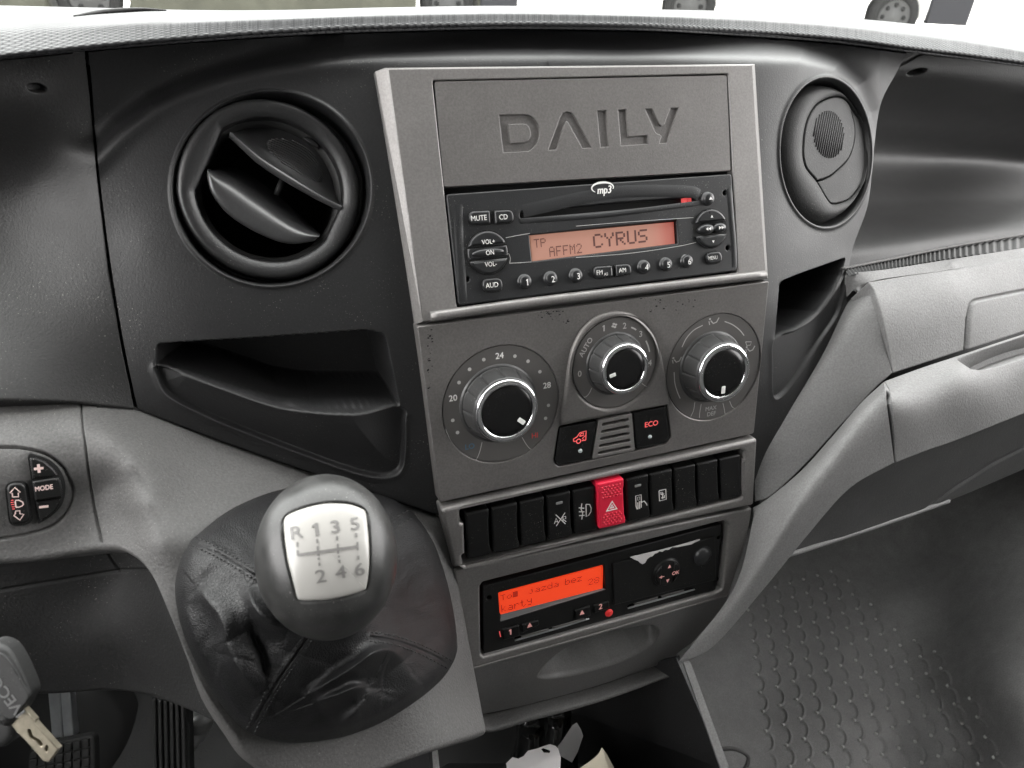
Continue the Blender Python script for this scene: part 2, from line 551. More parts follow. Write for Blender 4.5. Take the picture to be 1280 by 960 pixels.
M['carpet'] = mat('dark_floor', (.03, .03, .03), .7, grain=(500, .0005))
M['tacho'] = mat('tachograph_black', (.008, .008, .008), .42, grain=(2200, .00004), rvar=.05, dust=.4, spec=.35)
M['ledge'] = mat('grey_display_ledge', (.16, .16, .16), .45)
M['gloss2'] = mat('gloss_black_button', (.014, .014, .014), .18)
M['drawer'] = mat('drawer_grey_plastic', (.100, .098, .096), .44, grain=(1000, .00012), rvar=.03, speck=.12)
M['ledgrey'] = mat('unlit_lamp', (.22, .22, .22), .4)
M['fadeprint'] = mat('faded_print', (.30, .295, .29), .5)
M['ventring'] = mat('vent_ring_plastic', (.018, .018, .0185), .38, grain=(1000, .00016), rvar=.02, dust=.5, speck=.14)
M['pinkprint'] = mat('pale_pink_print', (.72, .55, .52), .5)
M['keyletters'] = mat('key_lettering', (.10, .10, .10), .35)
M['brassdark'] = mat('key_groove', (.12, .10, .07), .5, metal=.6)
M['steel2'] = mat('worn_steel_link', (.22, .22, .22), .4, metal=.5)
M['card'] = mat('grey_card', (.40, .39, .39), .8)
M['glossbottle'] = mat('glossy_black_bottle', (.01, .01, .01), .08)
M['stud'] = mat('worn_lit_stud_rubber', (.26, .26, .25), .5)  # paler than the mat: worn tops plus the light they catch, put into the colour
M['blade'] = mat('vent_flap_plastic', (.036, .036, .037), .30, grain=(1400, .00005), dust=.3, speck=.1, spec=.8)
M['ventdark'] = mat('shaded_vent_plastic', (.014, .014, .0142), .56, grain=(1000, .00016), rvar=.02, dust=.4, speck=.14, spec=.28)  # darker, duller copy of the vent plastic: the right vent's shade in its colour
M['dialgrey'] = mat('dial_grey_paint', (.105, .10, .097), .45, metal=.35, grain=(1500, .00004), var=.06)
M['under'] = mat('under_dash_plastic', (.045, .045, .045), .55, grain=(700, .0002), var=.12, dust=.3, speck=.12, spec=.35)

# ------------------------------------------------------------------ the setting: cab shell, ground outside
def quadbox(name, x0, x1, y0, y1, z0, z1, m, kind='structure', parent=None):
    V = [(x, y, z) for z in (z0, z1) for y in (y0, y1) for x in (x0, x1)]
    F = [(0, 2, 3, 1), (4, 5, 7, 6), (0, 1, 5, 4), (2, 6, 7, 3), (0, 4, 6, 2), (1, 3, 7, 5)]
    o = obj(name, V, F, m, parent, False)
    if kind: o['kind'] = kind
    return o
M['cabgrey'] = mat('cab_lining', (.13, .13, .128), .8)
M['cabdark'] = mat('cab_dark_lining', (.05, .05, .05), .8)
M['ground'] = mat('pale_concrete', (.62, .60, .57), .9, var=.1)
quadbox('ceiling', -1.0, 1.05, -1.0, -0.02, 0.80, 0.84, M['cabgrey'])
quadbox('wall_rear', -1.0, 1.05, -1.04, -1.0, -0.66, 0.84, M['cabdark'])
for x0, x1 in ((-1.04, -1.0), (1.05, 1.09)):
    quadbox('wall_side', x0, x1, -1.04, 0.75, -0.66, 0.08 if x0 < 0 else -0.06, M['cabdark'])
    quadbox('wall_side', x0, x1, -1.04, -0.72, -0.24, 0.84, M['cabdark'])
    quadbox('wall_side', x0, x1, -0.72, 0.02, 0.74, 0.84, M['cabdark'])
    quadbox('wall_side', x0, x1, 0.24, 0.34, -0.24, 0.60, M['cabdark'])
quadbox('floor', -1.0, 1.05, -1.35, 0.75, -0.70, -0.66, M['carpet'])
quadbox('wall_front', -1.0, 1.05, 0.62, 0.66, -0.62, -0.02, M['carpet'])
quadbox('scuttle_light_stop', -1.0, 1.05, 0.27, 0.66, -0.06, -0.02, M['cabdark'])  # unseen, added to keep windscreen light out of the footwell
quadbox('dash_end_light_stop', 0.68, 1.05, -0.05, 0.66, -0.30, -0.06, M['cabdark'])  # unseen block, added against light leaking in past the dash
quadbox('dash_end_light_stop', -1.0, -0.46, -0.02, 0.66, -0.30, -0.06, M['cabdark'])  # the same added light stop on the driver's side
g = obj('ground', [(-60, 0.8, -1.35), (60, 0.8, -1.35), (60, 90, -1.35), (-60, 90, -1.35)], [(0, 1, 2, 3)], M['ground'], None, False)
g['kind'] = 'structure'

# windscreen: one raked curved pane from the base of the dashboard up to the roof
def glass():
    m = bpy.data.materials.new('windscreen_glass'); m.use_nodes = True; nt = m.node_tree
    nt.nodes.remove(nt.nodes['Principled BSDF'])
    tr = nt.nodes.new('ShaderNodeBsdfTransparent'); tr.inputs[0].default_value = (.93, .96, .95, 1)
    gl = nt.nodes.new('ShaderNodeBsdfGlossy'); gl.inputs['Roughness'].default_value = .02
    fr = nt.nodes.new('ShaderNodeFresnel'); fr.inputs[0].default_value = 1.5
    mx = nt.nodes.new('ShaderNodeMixShader'); L = nt.links.new
    L(fr.outputs[0], mx.inputs[0]); L(tr.outputs[0], mx.inputs[1]); L(gl.outputs[0], mx.inputs[2])
    L(mx.outputs[0], nt.nodes['Material Output'].inputs['Surface'])
    return m
M['glass'] = glass()
xs = np.linspace(-1.0, 1.05, 25)
vv = np.linspace(0, 1, 9)
P = np.array([[(x, (.62 - .58 * v) - .16 * (x / 1.0) ** 2 * (1 - .5 * v), .0 + .80 * v) for x in xs] for v in vv])
ws = obj('windscreen', P.reshape(-1, 3), gridF(9, 25), M['glass'])
tag(ws, 'clear raked windscreen pane above the dashboard, bright daylight behind it', 'windscreen')

# vehicles parked outside, seen low through the windscreen
def hplane(x, y, z):
    r = ray(x, y); t = (z - CAM[2]) / r[..., 2]
    return CAM + r * np.asarray(t)[..., None]
M['vanwhite'] = mat('white_van_paint', (.8, .8, .8), .35, coat=.4)
M['tyre'] = mat('tyre_rubber', (.010, .010, .010), .9, spec=.12)
M['rimgrey'] = mat('wheel_rim', (.03, .03, .03), .7, spec=.2)
M['bumper'] = mat('black_bumper', (.014, .014, .016), .8, spec=.12)
M['carpaint'] = mat('dark_green_grey_paint', (.034, .034, .026), .7, var=.3, vscale=3, spec=.12)
M['platewhite'] = mat('number_plate', (.8, .8, .78), .5)
def wheel(parent, c, ax, rad, w):
    """c centre, ax axle direction"""
    ax = np.array(ax, float); ax /= np.linalg.norm(ax); f = Frame(c, (0, 0, 1), np.cross(ax, (0, 0, 1)))
    V, F = lathe_mesh([(rad * .62, -w / 2), (rad * .9, -w / 2), (rad, -w * .32), (rad, w * .32), (rad * .9, w / 2), (rad * .66, w / 2), (rad * .62, w * .3)], 40)
    o = obj('wheel', V, F, M['tyre'], parent, True, f)
    V, F = lathe_mesh([(rad * .64, w * .1), (rad * .62, w * .42), (rad * .52, w * .3), (rad * .34, w * .26), (rad * .2, w * .42), (rad * .001, w * .44)], 40)
    obj('rim', V, F, M['rimgrey'], o, True, f)
    for k in range(8):
        a = 2 * math.pi * k / 8
        V, F = lathe_mesh([(.03, 0), (.03, .006), (.001, .007)], 10)
        obj('rim_hole', V + np.array([rad * .43 * math.cos(a), rad * .43 * math.sin(a), w * .30]), F, M['tyre'], o, True, f)
    return o
def vehicle(name, label, pa, pb, rad, m, over, height, low, plate_=False):
    """a vehicle standing broadside, its near wheels touching the ground at picture points pa and pb"""
    A = hplane(*pa, -1.35); B = hplane(*pb, -1.35)
    e = B - A; L = np.linalg.norm(e); e /= L; inn = np.array([-e[1], e[0], 0])
    if inn @ (A - CAM) < 0: inn = -inn
    f = Frame(A, e, np.cross((0, 0, 1), e)) if np.cross((0, 0, 1), e) @ inn > 0 else Frame(A, e, np.cross((0, 0, 1), e))
    t = thing(name, label, 'van' if 'van' in name else 'car', Frame(A, (1, 0, 0), (0, 1, 0)), 'vehicles parked outside')
    W = 1.8
    # body: side outline with wheel arches, pulled across the width
    x0, x1 = -over[0], L + over[1]
    pts = [(x0, low)]
    for cx in (0, L):
        ra = rad * 1.22
        k0 = math.asin(max(-1, min(1, (low - rad) / ra)))
        pts += [(cx + ra * math.cos(a), rad + ra * math.sin(a)) for a in np.linspace(math.pi - k0, k0, 12)]
    pts += [(x1, low), (x1 + .02, low + .5), (x1 - .05, height * .62), (x1 - .75, height), (x0 + .15, height), (x0, height * .6)]
    fr = Frame(A + np.array([0, 0, 0]), e, (0, 0, 1))
    if fr.n @ inn > 0: z0, z1 = 0.0, W
    else: z0, z1 = -W, 0.0
    V, F, S = plate_mesh(pts, (), z0, z1, .04)
    obj('body', V, F, m, t, S, fr)
    sg = 1 if z0 == 0 else -1
    # dark sill and end bumper
    sill = [(x0 - .03, low - .02), (x1 + .04, low - .02), (x1 + .04, low + .24), (x0 - .03, low + .24)]
    for i, (a, b) in enumerate(((x0 - .04, -rad * 1.25), (rad * 1.25, L - rad * 1.25), (L + rad * 1.25, x1 + .05))):
        V, F, S = plate_mesh([(a, low - .03), (b, low - .03), (b, low + (.26 if i < 2 else .6)), (a, low + (.26 if i < 2 else .6))], (), -.03, .06, .02)
        V = [(x, y, -z * sg) for x, y, z in V]; F = [q[::-1] for q in F] if sg > 0 else F
        obj('bumper' if i != 1 else 'sill', V, F, M['bumper'] if i == 2 else m, t, S, fr)
    for cx in (0, L):
        c = fr.pt(cx, rad, .1 * sg)
        wheel(t, c, -fr.n * sg, rad, .22)
    # side windows
    V, F, S = plate_mesh(rpoly([(x0 + .5, height * .62), (x1 - .9, height * .62), (x1 - 1.1, height * .92), (x0 + .55, height * .92)], .08), (), -.004, .008, .002)
    V = [(x, y, -z * sg) for x, y, z in V]; F = [q[::-1] for q in F] if sg > 0 else F
    obj('window', V, F, M['gloss'], t, S, fr)
    return t, fr, L, sg
vehicle('parked_van', 'white van parked outside, its dark wheels showing beyond the windscreen', (857, 44), (1107, 57), .36, M['vanwhite'], (.8, 1.0), 2.3, .34)
tcar, fr, L, sg = vehicle('parked_car', 'dark grey green car parked outside beside the white van', (120, 38), (560, 41), .33, M['carpaint'], (.85, .85), 1.45, .14)
V, F, S = plate_mesh([(L - .75, .30), (L - .40, .30), (L - .40, .42), (L - .75, .42)], (), -.01, .02, .004)
V = [(x, y, -z * sg) for x, y, z in V]; F = [q[::-1] for q in F] if sg > 0 else F
obj('number_plate', V, F, M['platewhite'], tcar, S, fr)

# ------------------------------------------------------------------ dashboard
DASH = thing('dashboard', 'dark grey moulded van dashboard running across the whole picture under the windscreen', 'dashboard', (0, 0, -0.05))

# top pad: horizontal, embossed with fish scales, nose rounded over towards the cab
PX = np.array([-60, 0, 120, 240, 360, 480, 640, 800, 900, 993, 1060, 1127, 1200, 1280, 1350])
PCREST = np.array([6, 6, 9, 12, 12, 9, 7, 11, 13, 17, 22, 28, 37, 53, 68])
PNOSE = np.array([83, 74, 62, 52, 44, 39, 36, 38, 43, 49, 55, 64, 73, 84, 95])
def ynose(x): return np.interp(x, PX, PNOSE)
rows3 = []
zt = .104
ZX = np.interp(PX, [-60, 300, 800, 1100, 1350], [-.008, 0, 0, -.012, -.030])
crest = hplane(PX, PCREST + 1, zt - .010 + ZX)
front = hplane(PX, PNOSE - 9, zt - .002 + ZX)
mid = hplane(PX, PCREST * .62 + (PNOSE - 9) * .38, zt - .001 + ZX)
dep = (front - CAM) @ CF
lip2 = unz(PX, PNOSE - 3.5, dep - .0006)
bot = unz(PX, PNOSE, dep + .0004)
CN = (bot @ N0) * 1000
def cnose(x): return np.interp(x, PX, CN)
print('nose', [int(v) for v in CN])
low_ = bot + np.array([0, .012, .0006])
under = bot + np.stack([0 * PX, .13 + 0 * PX, np.interp(PX, [880, 1060], [-.035, -.006])], 1)
rows3 = [crest + np.array([0, .34, -.12]), crest + np.array([0, .07, -.045]), crest + np.array([0, .03, -.016]), crest, mid, front, lip2, bot, low_, under]
G = cr(np.array(rows3), 181)
fine_u = 2100
Q = crs(np.transpose(G, (1, 0, 2)).reshape(len(PX), -1), fine_u).reshape(fine_u, 181, 3).transpose(1, 0, 2)
# resample every profile: coarse behind, fine on the visible 75 mm before the nose
seg = np.linalg.norm(np.diff(Q[:, ::50], axis=0), axis=2).mean(1); s = np.concatenate([[0], np.cumsum(seg)])
s_b = s[int(round(7 / 9 * 180))]
ts = np.concatenate([np.linspace(0, s_b - .075, 20)[:-1], np.arange(s_b - .075, s_b + .014, .0004), np.linspace(s_b + .014, s[-1], 8)[1:]])
idx = np.interp(ts, s, np.arange(181)); i0 = np.minimum(idx.astype(int), 179); fq = (idx - i0)[:, None, None]
P = Q[i0] * (1 - fq) + Q[i0 + 1] * fq
N = grid_normals(P)
N[...] = np.where(np.sum(N[..., 2]) < 0, -N, N)
along = np.concatenate([[0], np.cumsum(np.linalg.norm(np.diff(P[len(P) // 2], axis=0), axis=1))])[None, :]
tt = (ts - s_b)[:, None]
def scales(sx, t, w=.0050, p=.0026, H=.0009):
    r = np.floor(t / p); best = np.zeros(np.broadcast(sx, t).shape)
    for k in (0, -1):                                   # this row's scale, else the one above that hangs into it
        rr = r + k; u = (sx / w + .5 * (rr % 2)) % 1 - .5; v = t / p - rr
        ve = 2.0 - (2 * u) ** 2
        inside = v < ve
        h = np.where(inside, H * (.25 + .75 * np.clip(v / ve, 0, 1) ** 1.5) * np.clip((ve - v) / .22, 0, 1), 0)
        best = np.maximum(best, h) if k == 0 else np.maximum(best, h)
    return best
fade = sstep(-.052, -.024, tt) * (1 - sstep(-.0035, .0015, tt))
P = P + N * (scales(along, tt) * fade)[..., None]
obj('top_pad', P.reshape(-1, 3), gridF(P.shape[0], P.shape[1]), M['pad'], DASH)

# upper fascia left of the console, with the vent bowl and the open pocket
arc = [(60, 250), (118, 192), (150, 160), (190, 130), (230, 110), (280, 93), (340, 80), (400, 73), (460, 69), (560, 66), (700, 66)]
rowsL = [[(109, 55), (220, 38), (340, 30), (480, 24), (700, 20)],
         [(114, 95), (220, 80), (340, 68), (480, 60), (700, 56)],
         [(118, 150), (215, 130), (330, 105), (470, 90), (700, 92)],
         [(124, 215), (215, 190), (320, 180), (430, 178), (545, 180)],
         [(135, 305), (230, 290), (330, 285), (440, 285), (548, 290)],
         [(148, 390), (240, 385), (340, 385), (450, 388), (553, 395)],
         [(160, 455), (250, 478), (350, 495), (450, 508), (556, 525)],
         [(172, 510), (268, 547), (360, 579), (450, 609), (562, 647)]]
cL = [(130, 200, -20), (230, 122, -16), (340, 92, -13), (460, 80, -11), (640, 76, -10)]
cL += [(180, 300, -16), (130, 300, -22), (300, 380, -10), (480, 150, -9), (505, 300, -8), (530, 450, -12), (555, 640, -30), (175, 510, -20),
       (350, 580, -24), (250, 430, -12), (400, 480, -14), (450, 600, -26), (640, 110, -10), (700, 110, -10), (340, 240, -11), (270, 545, -22)]
_tl = TPS(cL, 1e-2)
plateauL = [(60, 250)] + arc[1:] + [(1100, 66), (1100, 900), (60, 900)]
def brow(X, Y, base, plateau, arcx, arcy, gate):
    """above the arc the moulding steps back, then runs forward again to the nose of the pad"""
    sd = sdpoly(X, Y, plateau); d = (np.sqrt(sd * sd + 25) + sd) / 2
    ya = np.interp(X, arcx, arcy); yn = ynose(X) - 6
    s = np.clip((ya - Y) / np.maximum(ya - yn, 10), 0, 1.0)
    up = np.maximum(cnose(X) - 28 - base + 20, 0)
    mid_ = -20 * np.interp(X, [430, 560, 1010, 1100], [0, 1, 1, .3]) * (1 - np.exp(-d / 8))
    return mid_ - 4.5 * np.maximum(ynose(X) + 2 - Y, 0) - 12 * (1 - np.exp(-d / 9)) + up * s ** 1.6 + gate * 2.6 * np.exp(-((sd + 9) / 13) ** 2)
def tpsL(X, Y):
    b0 = _tl(X, Y)
    return b0 + brow(X, Y, b0, plateauL, [p[0] for p in arc], [p[1] for p in arc], np.interp(X, [400, 520], [1, 0]))
pocket = rpoly([(195, 429), (330, 421), (458, 412), (482, 417), (490, 455), (501, 507), (388, 508), (343, 503), (284, 484), (239, 469), (194, 456)],
               [8, 0, 0, 12, 0, 3, 0, 0, 0, 0, 3])
binl = smooth_poly([(196, 457), (199, 478), (212, 496), (250, 516), (284, 531), (335, 551), (388, 571), (430, 586), (462, 595), (487, 596), (502, 586), (506, 560), (506, 530), (502, 509),
                    (440, 509), (388, 508), (343, 503), (284, 484), (239, 469)], 140)
binlow = [(196, 462), (201, 482), (212, 496), (250, 516), (284, 531), (335, 551), (388, 571), (430, 586), (462, 595), (487, 596), (502, 586), (506, 560), (506, 530)]
vc = (339.3, 236.0)
def dispL(X, Y):
    q = np.hypot((X - vc[0]) / 125.5, (Y - vc[1]) / 122.5)
    h = -.017 * (1 - sstep(.955, .985, q)) - .09 * (1 - sstep(.80, .84, q)) + .0012 * np.exp(-((q - 1.0) / .018) ** 2)
    d = sdpoly(X, Y, pocket)
    h += -.055 * (1 - sstep(-5.5, -.3, d))
    db = sdpoly(X, Y, binl); dl = dpoly(X, Y, binlow)
    inb = (1 - sstep(-3, 1, db)) * sstep(-6, -.5, d)
    h += inb * (-.0035 + .0125 * sstep(0, 75, dl))
    h += .0008 * np.exp(-(np.maximum(db, 0) / 5) ** 2) * (db > -1) * sstep(0, 3, d) * (dl < 14)
    return h
sheet('fascia', rowsL, 560, 520, M['fascia2'], DASH, depth=tpsL, disp=dispL, edges='b', d=.02)

# instrument surround at the far left
rowsI = [[(-40, 66), (30, 60), (70, 57), (112, 54)], [(-40, 120), (30, 120), (74, 120), (119, 122)], [(-40, 230), (40, 230), (85, 230), (129.5, 232)],
         [(-40, 340), (45, 340), (95, 340), (143, 343)], [(-40, 430), (50, 430), (105, 430), (158, 432)], [(-40, 496), (40, 498), (100, 501), (174, 511)]]
tpsI = TPS([(x, 75, cnose(x) - 18) for x in (-40, 30, 106)] + [(x, 120, c) for x, c in ((-40, -2), (30, -8), (114, -20))] +
           [(x, 230, c) for x, c in ((-40, -38), (40, -36), (124, -24))] + [(x, 340, c) for x, c in ((-40, -36), (45, -32), (138, -20))] +
           [(x, 430, c) for x, c in ((-40, -16), (50, -17), (153, -18))] + [(x, 500, c) for x, c in ((-40, 2), (50, -4), (169, -18))])
_ti = tpsI
def tpsI(X, Y):
    xs_ = np.interp(Y, [55, 122, 232, 343, 432, 509], [107, 114.5, 125, 138.5, 153.5, 170])
    return _ti(X, Y) + (tpsL(xs_ + 4, Y) - _ti(xs_, Y)) * np.exp(-np.maximum(xs_ - X, 0) / 22) - 3.0 * np.maximum(ynose(X) + 2 - Y, 0) * (X < 90) - 2.5 * sstep(-3, 1, X - xs_)
def dispI(X, Y):
    q = np.hypot((X - 46) / 13.5, (Y - 110 - (X - 46) * .12) / 6.5)
    xs_ = np.interp(Y, [55, 122, 232, 343, 432, 509], [107, 114.5, 125, 138.5, 153.5, 170])
    return -.004 * (1 - sstep(.7, 1.0, q)) - .006 * np.exp(-((X - xs_ - 1) / 1.6) ** 2)
sheet('instrument_surround', rowsI, 170, 400, M['fascia'], DASH, depth=tpsI, disp=dispI, edges='b', d=.02)

# lower trim: switch face on the left, then the broad nose that carries the gear lever
colsT = [((-40, 502), (-40, 700)), ((40, 503), (45, 694)), ((100, 505), (126, 680)), ((130, 507.5), (160, 687)), ((155, 510.5), (188, 714)), ((175, 515), (213, 768)), ((205, 526), (235, 820)), ((240, 539), (260, 868)),
         ((285, 555), (288, 908)), ((330, 571), (322, 948)), ((430, 606), (400, 985)), ((500, 630), (500, 948)), ((545, 646), (584, 919)), ((556, 650), (606, 911))]
rowsT = [[(np.array(a) * (1 - f) + np.array(b) * f) for a, b in colsT] for f in (0, .33, .67, 1)]
tpsT = TPS([(-40, 502, -10), (40, 503, -12), (100, 505, -14), (142, 509, -18), (175, 515, -20), (240, 540, -22), (330, 573, -25), (430, 607, -28), (500, 631, -31), (556, 650, -34),
            (-40, 560, 14), (40, 560, 13), (100, 560, 10), (-40, 690, 18), (45, 690, 17), (126, 680, 19), (106, 530, 3), (140, 552, 12), (165, 582, 21), (185, 630, 32), (200, 680, 42), (140, 605, 12), (158, 650, 21), (200, 560, 0), (215, 620, 21), (180, 545, -3), (160, 687, 29), (188, 714, 40), (213, 768, 49), (236, 820, 55), (260, 868, 59), (288, 908, 60), 
            (250, 600, 4), (300, 640, 18), (240, 700, 43), (322, 948, 60), (400, 980, 55), (500, 940, 42), (580, 915, 20), (606, 908, 4), (570, 720, -32), (575, 780, -26),
            (590, 850, -18), (480, 640, -6), (420, 800, 34), (400, 700, 24), (300, 850, 52), (540, 740, -14), (560, 850, 8), (450, 900, 40), (545, 690, -24)], 1.5e-2)
seam1 = [(101, 498), (104, 540), (111, 590), (119, 640), (127, 677)]
panel = smooth_poly([(-60, 560), (0, 558.5), (30, 560), (58, 568), (78, 584), (89, 605), (91, 622), (83, 642), (65, 658), (35, 668), (0, 674), (-60, 684)], 160)
def dispT(X, Y):
    h = -.0016 * np.exp(-(dpoly(X, Y, seam1) / 1.1) ** 2)
    d = sdpoly(X, Y, panel)
    h += -.002 * np.exp(-(d / 1.5) ** 2) - .0006 * (1 - sstep(-3, 0, d))
    return h
sheet('lower_trim', rowsT, 620, 330, M['trim'], DASH, depth=tpsT, disp=dispT, edges='tlrb', r=.0028, d=.009)

# knee panel below it, set back under the nose
rowsK = [[(-40, 655), (60, 650), (180, 640), (300, 660)], [(-40, 730), (60, 725), (180, 722), (310, 740)],
         [(-40, 800), (60, 795), (180, 795), (330, 820)], [(-40, 870), (60, 864), (190, 867), (360, 945)]]
tpsK = TPS([(-40, 655, -8), (160, 640, -8), (300, 660, -5), (-40, 725, -22), (60, 722, -22), (160, 716, -18), (200, 735, 6), (235, 740, 26), (310, 740, 22), (-40, 800, -20), (120, 800, -18), (200, 800, 6), (255, 800, 36), (330, 820, 32),
            (-40, 870, -30), (60, 864, -28), (150, 866, -22), (220, 868, 8), (275, 880, 38), (310, 905, 42), (360, 945, 40)])
seamK = [(128, 680), (140, 700), (150, 714)]
def dispK(X, Y):
    return -.0012 * np.exp(-(dpoly(X, Y, [(-60, 740), (0, 738), (150, 713), (215, 711)]) / 1.6) ** 2) - .0012 * np.exp(-(dpoly(X, Y, seamK) / 1.0) ** 2)
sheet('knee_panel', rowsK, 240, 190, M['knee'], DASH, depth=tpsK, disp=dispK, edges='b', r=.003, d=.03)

# upper fascia right of the console
rowsR = [[(700, 20), (820, 22), (940, 28), (1040, 38), (1140, 52)],
         [(700, 56), (820, 58), (940, 62), (1035, 72), (1122, 88)],
         [(700, 92), (820, 92), (940, 92), (1030, 100), (1101, 130)],
         [(905, 180), (940, 180), (990, 182), (1045, 185), (1092, 190)],
         [(905, 245), (940, 246), (990, 248), (1040, 250), (1085, 255)],
         [(905, 300), (940, 300), (985, 302), (1030, 305), (1066, 310)],
         [(905, 345), (940, 345), (985, 347), (1025, 350), (1060, 352)],
         [(900, 385), (935, 385), (980, 386), (1020, 387), (1060, 388)],
         [(895, 430), (930, 430), (970, 432), (1005, 434), (1034, 438)],
         [(890, 490), (920, 490), (950, 492), (978, 496), (1000, 503)],
         [(880, 560), (905, 560), (930, 562), (950, 565), (965, 570)],
         [(875, 630), (895, 632), (918, 633), (936, 634), (948, 636)]]
arcR = [(300, 66), (700, 66), (820, 66), (940, 70), (1000, 73), (1045, 84), (1075, 106), (1090, 140), (1096, 180), (1100, 260)]
cR = [(940, 84, -10), (1000, 88, -14), (1050, 105, -24), (1080, 140, -33)]
cR += [(905, 180, -9), (955, 190, -9), (974, 190, -11), (1031, 190, -21), (1090, 192, -36), (955, 300, -10), (1000, 310, -18), (1066, 310, -40), (905, 345, -9),
       (955, 380, -12), (1000, 400, -22), (1060, 370, -40), (905, 480, -18), (950, 480, -20), (1000, 500, -34), (880, 600, -32), (940, 600, -34), (700, 110, -10), (830, 110, -10)]
_tr = TPS(cR, 1e-2)
plateauR = arcR + [(1100, 900), (300, 900)]
def tpsR(X, Y):
    b0 = _tr(X, Y)
    return b0 + brow(X, Y, b0, plateauR, [p[0] for p in arcR], [p[1] for p in arcR], np.interp(X, [1000, 1080], [0, .6]))
pocketR = rpoly([(968, 426), (974, 352), (996, 343), (1058, 321), (1052, 344), (1042, 365), (1024, 390), (997, 411)], [3, 8, 5, 3, 0, 0, 5, 5])
lipR = smooth_poly([(968, 424), (965.5, 460), (966, 492), (972, 498), (984, 488), (1000, 466), (1025, 428), (1050, 388), (1056, 345), (1046, 362), (1024, 392), (997, 412)], 120)
def dispR(X, Y):
    q = np.hypot((X - 1031.6) / 58.0, (Y - 190.5) / 94.5)
    h = -.016 * (1 - sstep(.93, .985, q)) + .001 * np.exp(-((q - 1.0) / .03) ** 2)
    d = sdpoly(X, Y, pocketR)
    h += -.05 * (1 - sstep(-4, -.3, d))
    db = sdpoly(X, Y, lipR)
    h += (-.0022 * (1 - sstep(-2.5, .5, db))) * sstep(-3, 0, d) + .0006 * np.exp(-(np.maximum(db, 0) / 4) ** 2) * (db > -1) * sstep(0, 3, d)
    return h
sheet('fascia', rowsR, 400, 560, M['fascia2'], DASH, depth=tpsR, disp=dispR, edges='b', d=.03)

# open shelf on the passenger side: cove, back wall and floor in one moulding
rowsS = [[(1082, 48, -72), (1150, 55, -74), (1230, 66, -74), (1340, 84, -76)],
         [(1078, 92, -80), (1150, 100, -86), (1230, 112, -92), (1340, 128, -98)],
         [(1072, 150, -118), (1150, 155, -138), (1230, 160, -150), (1340, 170, -158)],
         [(1064, 198, -150), (1150, 200, -184), (1230, 202, -198), (1340, 210, -205)],
         [(1056, 250, -112), (1140, 248, -140), (1225, 246, -158), (1340, 248, -178)],
         [(1050, 308, -56), (1130, 296, -72), (1215, 284, -90), (1340, 272, -116)],
         [(1048, 337, -48), (1130, 322, -58), (1215, 307, -72), (1340, 286, -96)]]
wallS = [(1420, 190), (1268, 205), (1258, 235), (1244, 262), (1226, 286), (1200, 299), (1200, 330), (1420, 330)]
def dispS(X, Y):
    q = np.hypot((X - 1146 - (Y - 90) * -1.6) / 11, (Y - 90) / 5.0)
    e = dpoly(X, Y, [(1100, 95), (1152, 66), (1230, 74), (1350, 92)])
    return -.006 * (1 - sstep(.6, 1.0, q)) - .001 * np.exp(-(e / 1.3) ** 2)
sheet('shelf', rowsS, 240, 260, M['fascia'], DASH, disp=dispS, edges='b', d=.02)
# ribbed rubber strip along the shelf's front lip
cst = cr([(1056, 338), (1120, 325), (1200, 309), (1340, 286)], 180); csb = cr([(1062, 345), (1120, 335), (1200, 322), (1340, 303)], 180)
Pg = np.stack([unc(cst[:, 0] * (1 - f) + csb[:, 0] * f, cst[:, 1] * (1 - f) + csb[:, 1] * f, (np.linspace(-38, -84, 180) * (1 - f) + np.linspace(-33, -72, 180) * f) / 1000) for f in np.linspace(0, 1, 8)])
Nn = grid_normals(Pg); k = np.arange(180)
Pg = Pg + Nn * (.0012 * ((k // 2) % 2))[None, :, None]
obj('rubber_strip', Pg.reshape(-1, 3), gridF(8, 180), M['rubber'], DASH)
tb = cr([(1052, 336), (1120, 322.5), (1200, 306.5), (1340, 283.5)], 60)
V, F = tube_mesh(unc(tb[:, 0], tb[:, 1], np.linspace(-37, -82, 60) / 1000), .0012)
obj('shelf_lip', V, F, M['trim'], DASH)
# pale ledge below the strip
rowsE = [[(1056, 343), (1110, 337), (1190, 324), (1340, 301)], [(1056, 352), (1110, 344), (1190, 331), (1340, 307)], [(1056, 372), (1088, 352), (1190, 336.5), (1340, 312)]]
tpsE = TPS([(1056, 343, -38), (1110, 337, -38), (1190, 324, -50), (1340, 301, -74), (1056, 372, -40), (1088, 353, -30), (1190, 336, -40), (1340, 312, -62), (1190, 330, -42)])
sheet('ledge', rowsE, 160, 24, M['light_trim'], DASH, depth=tpsE, edges='tb', d=.015)

# sweeping grey trims from the console to the passenger side
colsU = [((942, 546), (944, 626)), ((962, 532), (964, 618)), ((990, 494), (1002, 584)), ((1026, 438), (1052, 529)), ((1056, 384), (1090, 488)), ((1084, 355), (1114, 466))]
cU = [(-38, -36, -35, -34), (-40, -34, -31, -30), (-42, -32, -27, -25), (-42, -28, -21, -18), (-40, -22, -14, -11), (-33, -16, -9, -7)]
rowsU = [[tuple(np.array(a) * (1 - f) + np.array(b) * f) + (cc[k],) for (a, b), cc in zip(colsU, cU)] for k, f in enumerate((0, .15, .5, 1))]
sheet('upper_trim', rowsU, 200, 110, M['light_trim'], DASH, edges='tbr', r=.0009, d=.02)
colsL2 = [((941, 636), (842, 832)), ((962, 622), (890, 806)), ((1002, 588), (958, 730)), ((1040, 546), (1010, 668)), ((1075, 505), (1062, 610)), ((1104, 478), (1117, 578))]
cL2 = [(-36, -34, -38, -58), (-30, -22, -24, -44), (-20, -7, -5, -22), (-14, 0, 4, -8), (-8, 6, 10, 2), (-4, 11, 14, 5)]
